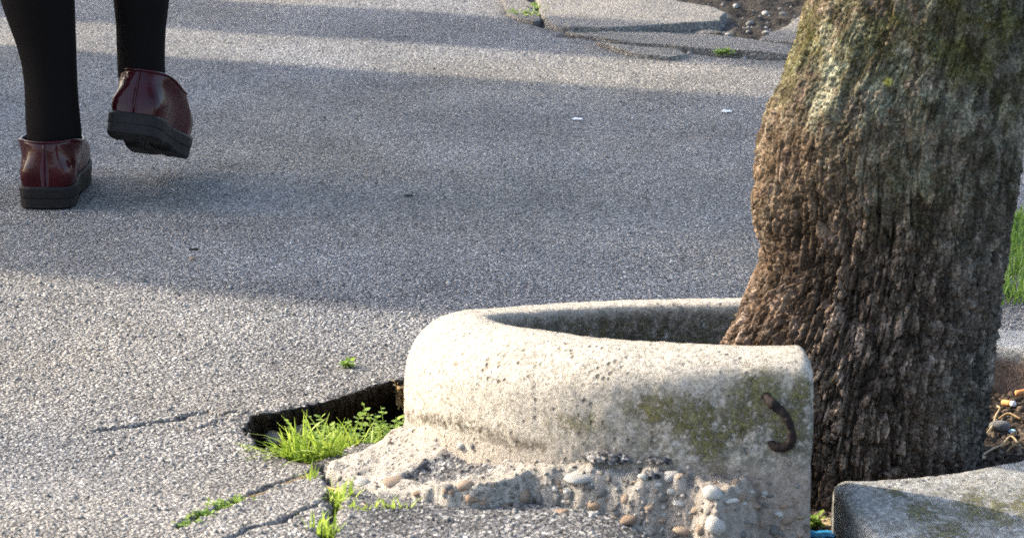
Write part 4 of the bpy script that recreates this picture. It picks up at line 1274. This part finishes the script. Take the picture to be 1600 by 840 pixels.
# crumbs of soil, bark and gravel on the soil
def make_crumbs():
    v0, f0 = ico(1); V, Fc = [], []
    r = random.Random(71); k = 0
    for _ in range(2600):
        x, y = r.uniform(.30, .76), r.uniform(3.32, 3.92)
        if math.hypot(x - .435, y - TREE_Y) < .12: continue
        h = BV_S.ray_cast(Vector((x, y, .5)), Vector((0, 0, -1)))[0]
        if h is None: continue
        s = r.choice([.0018, .0025, .003, .0045, .006])
        M3 = Matrix.Rotation(r.uniform(0, 6), 3, Vector((r.gauss(0, 1), r.gauss(0, 1), r.gauss(0, 1))).normalized())
        q = (v0 * np.array([s * r.uniform(.8, 2.0), s, s * r.uniform(.4, .8)])) @ np.array(M3).T + np.array(h)
        V.append(q); Fc.append(f0 + k); k += len(v0)
    me = mesh_from(np.concatenate(V), np.concatenate(Fc), 'soil_crumbs')
    M = Mat('soil_crumbs'); n = M.noise(35, 3, .6)
    M.set(Base_Color=M.ramp(n, [(.34, (.016, .011, .007)), (.5, (.055, .036, .023)), (.62, (.12, .085, .055)), (.72, (.28, .24, .19))], 'LINEAR'), Roughness=.9)
    obj('gravel', me, M.m, kind='stuff', label='brown crumbs and gravel on the soil around the trunk', cat='gravel')
make_crumbs()
# in the gap between the stones
l = soil_pt(1280, 815)
crumpled(1280, 832, 22, 8, BLUE, 'plastic_wrapper', 'bright blue plastic wrapper in the gap between the two stones', 'litter', seed=31, use=soil_pt(1283, 836))
crumpled(1292, 808, 22, 10, LEAFDRY, 'dead_leaf', 'tan dead leaf in the gap between the two stones', 'litter', seed=35, use=soil_pt(1292, 818), yrot=.4)
p = soil_pt(1272, 824)
plant('weed', leaves_on_stems(16, disc_base(p.x, p.y, p.z - .004, .008, .012), .012, .028, .008, 81), WEED, 'small green weed in the gap between the two stones', 'weed', 'weeds')

# loose grit on the road
def make_grit():
    v0, f0 = ico(1); V, Fc, k = [], [], 0
    r = random.Random(91)
    pts = []
    for _ in range(5200):
        px_, py_ = r.uniform(-60, 1660), 840 * (1 - r.random() ** .8) if r.random() < .6 else r.uniform(440, 850)
        pts.append((G(px_, py_), r.choice([.0012, .0016, .002, .0024, .0032])))
    for _ in range(80):
        px_, py_ = r.uniform(1040, 1260), r.uniform(0, 92); pts.append((G(px_, py_), r.choice([.003, .004, .006, .008])))
    for poly in [PIT[:9]] + [c_[0] for c_ in CRACKS]:
        for (ax, ay), (bx, by) in zip(poly[:-1], poly[1:]):
            for _ in range(int(math.hypot(bx - ax, by - ay) / .0045)):
                f_ = r.random(); pts.append((Vector((ax + (bx - ax) * f_ + r.gauss(0, .012), ay + (by - ay) * f_ + r.gauss(0, .012), 0)), r.choice([.0010, .0014, .0018, .0024, .0034])))
    for p, s in pts:
        h = BV_ROAD.ray_cast(Vector((p.x, p.y, .5)), Vector((0, 0, -1)))[0]
        if h is None or h.z < -.02: continue
        M3 = Matrix.Rotation(r.uniform(0, 6), 3, Vector((r.gauss(0, 1), r.gauss(0, 1), r.gauss(0, 1))).normalized())
        q = (v0 * np.array([s * r.uniform(.8, 1.5), s, s * r.uniform(.5, .9)])) @ np.array(M3).T + np.array(h) + np.array([0, 0, s * .15])
        V.append(q); Fc.append(f0 + k); k += len(v0)
    me = mesh_from(np.concatenate(V), np.concatenate(Fc), 'gravel', False)
    M = Mat('grit'); n = M.noise(55, 2, .5)
    M.set(Base_Color=M.ramp(n, [(.3, (.06, .058, .055)), (.5, (.17, .165, .155)), (.68, (.36, .345, .32))]), Roughness=.85)
    obj('gravel', me, M.m, kind='stuff', label='fine loose grit scattered over the grey road', cat='gravel')
make_grit()

# ------------------------------------------------------------------ off to the left, out of the picture: invented blockers casting the shade bands
RENDERW = mat_plain('lime_render', [(.3, (.42, .38, .32)), (.7, (.52, .47, .40))], 8, .9, .01)
COPING = mat_plain('coping_stone', [(.3, (.30, .29, .27)), (.7, (.42, .41, .38))], 20, .9, .006)
def shade_caster(name, s0, s1, t, height, label, cat):
    per = Vector((.350, .937, 0)); d = Vector((.937, -.350, 0))
    root = bpy.data.objects.new(name, None); COL.objects.link(root)
    c = per * ((s0 + s1) / 2) - d * t
    root.location = (c.x, c.y, 0); root.rotation_euler = (0, 0, math.atan2(per.y, per.x))
    root['label'] = label; root['category'] = cat
    w = (s1 - s0) / 2
    def box(x, y, z0, z1):
        return [(-x, -y, z0), (x, -y, z0), (x, y, z0), (-x, y, z0), (-x, -y, z1), (x, -y, z1), (x, y, z1), (-x, y, z1)], [(0, 3, 2, 1), (4, 5, 6, 7), (0, 1, 5, 4), (1, 2, 6, 5), (2, 3, 7, 6), (3, 0, 4, 7)]
    obj('wall', mesh_from(*box(w, .2, -.05, height), 'wall', False), RENDERW, parent=root)  # body of the added shade caster
    obj('caster_cap', mesh_from(*box(w + .05, .26, height, height + .1), 'caster_cap', False), COPING, parent=root)
    obj('caster_base', mesh_from(*box(w + .0, .23, -.05, .4), 'caster_base', False), COPING, parent=root)
shade_caster('added_shade_wall', 3.853, 5.548, 6.2, 5.2, 'invented wall slab out of view, added to cast the wide shade band', 'wall')
shade_caster('added_shade_pillar', 5.856, 6.238, 6.2, 5.2, 'invented slim pillar out of view, added to cast the narrow shade band', 'pillar')
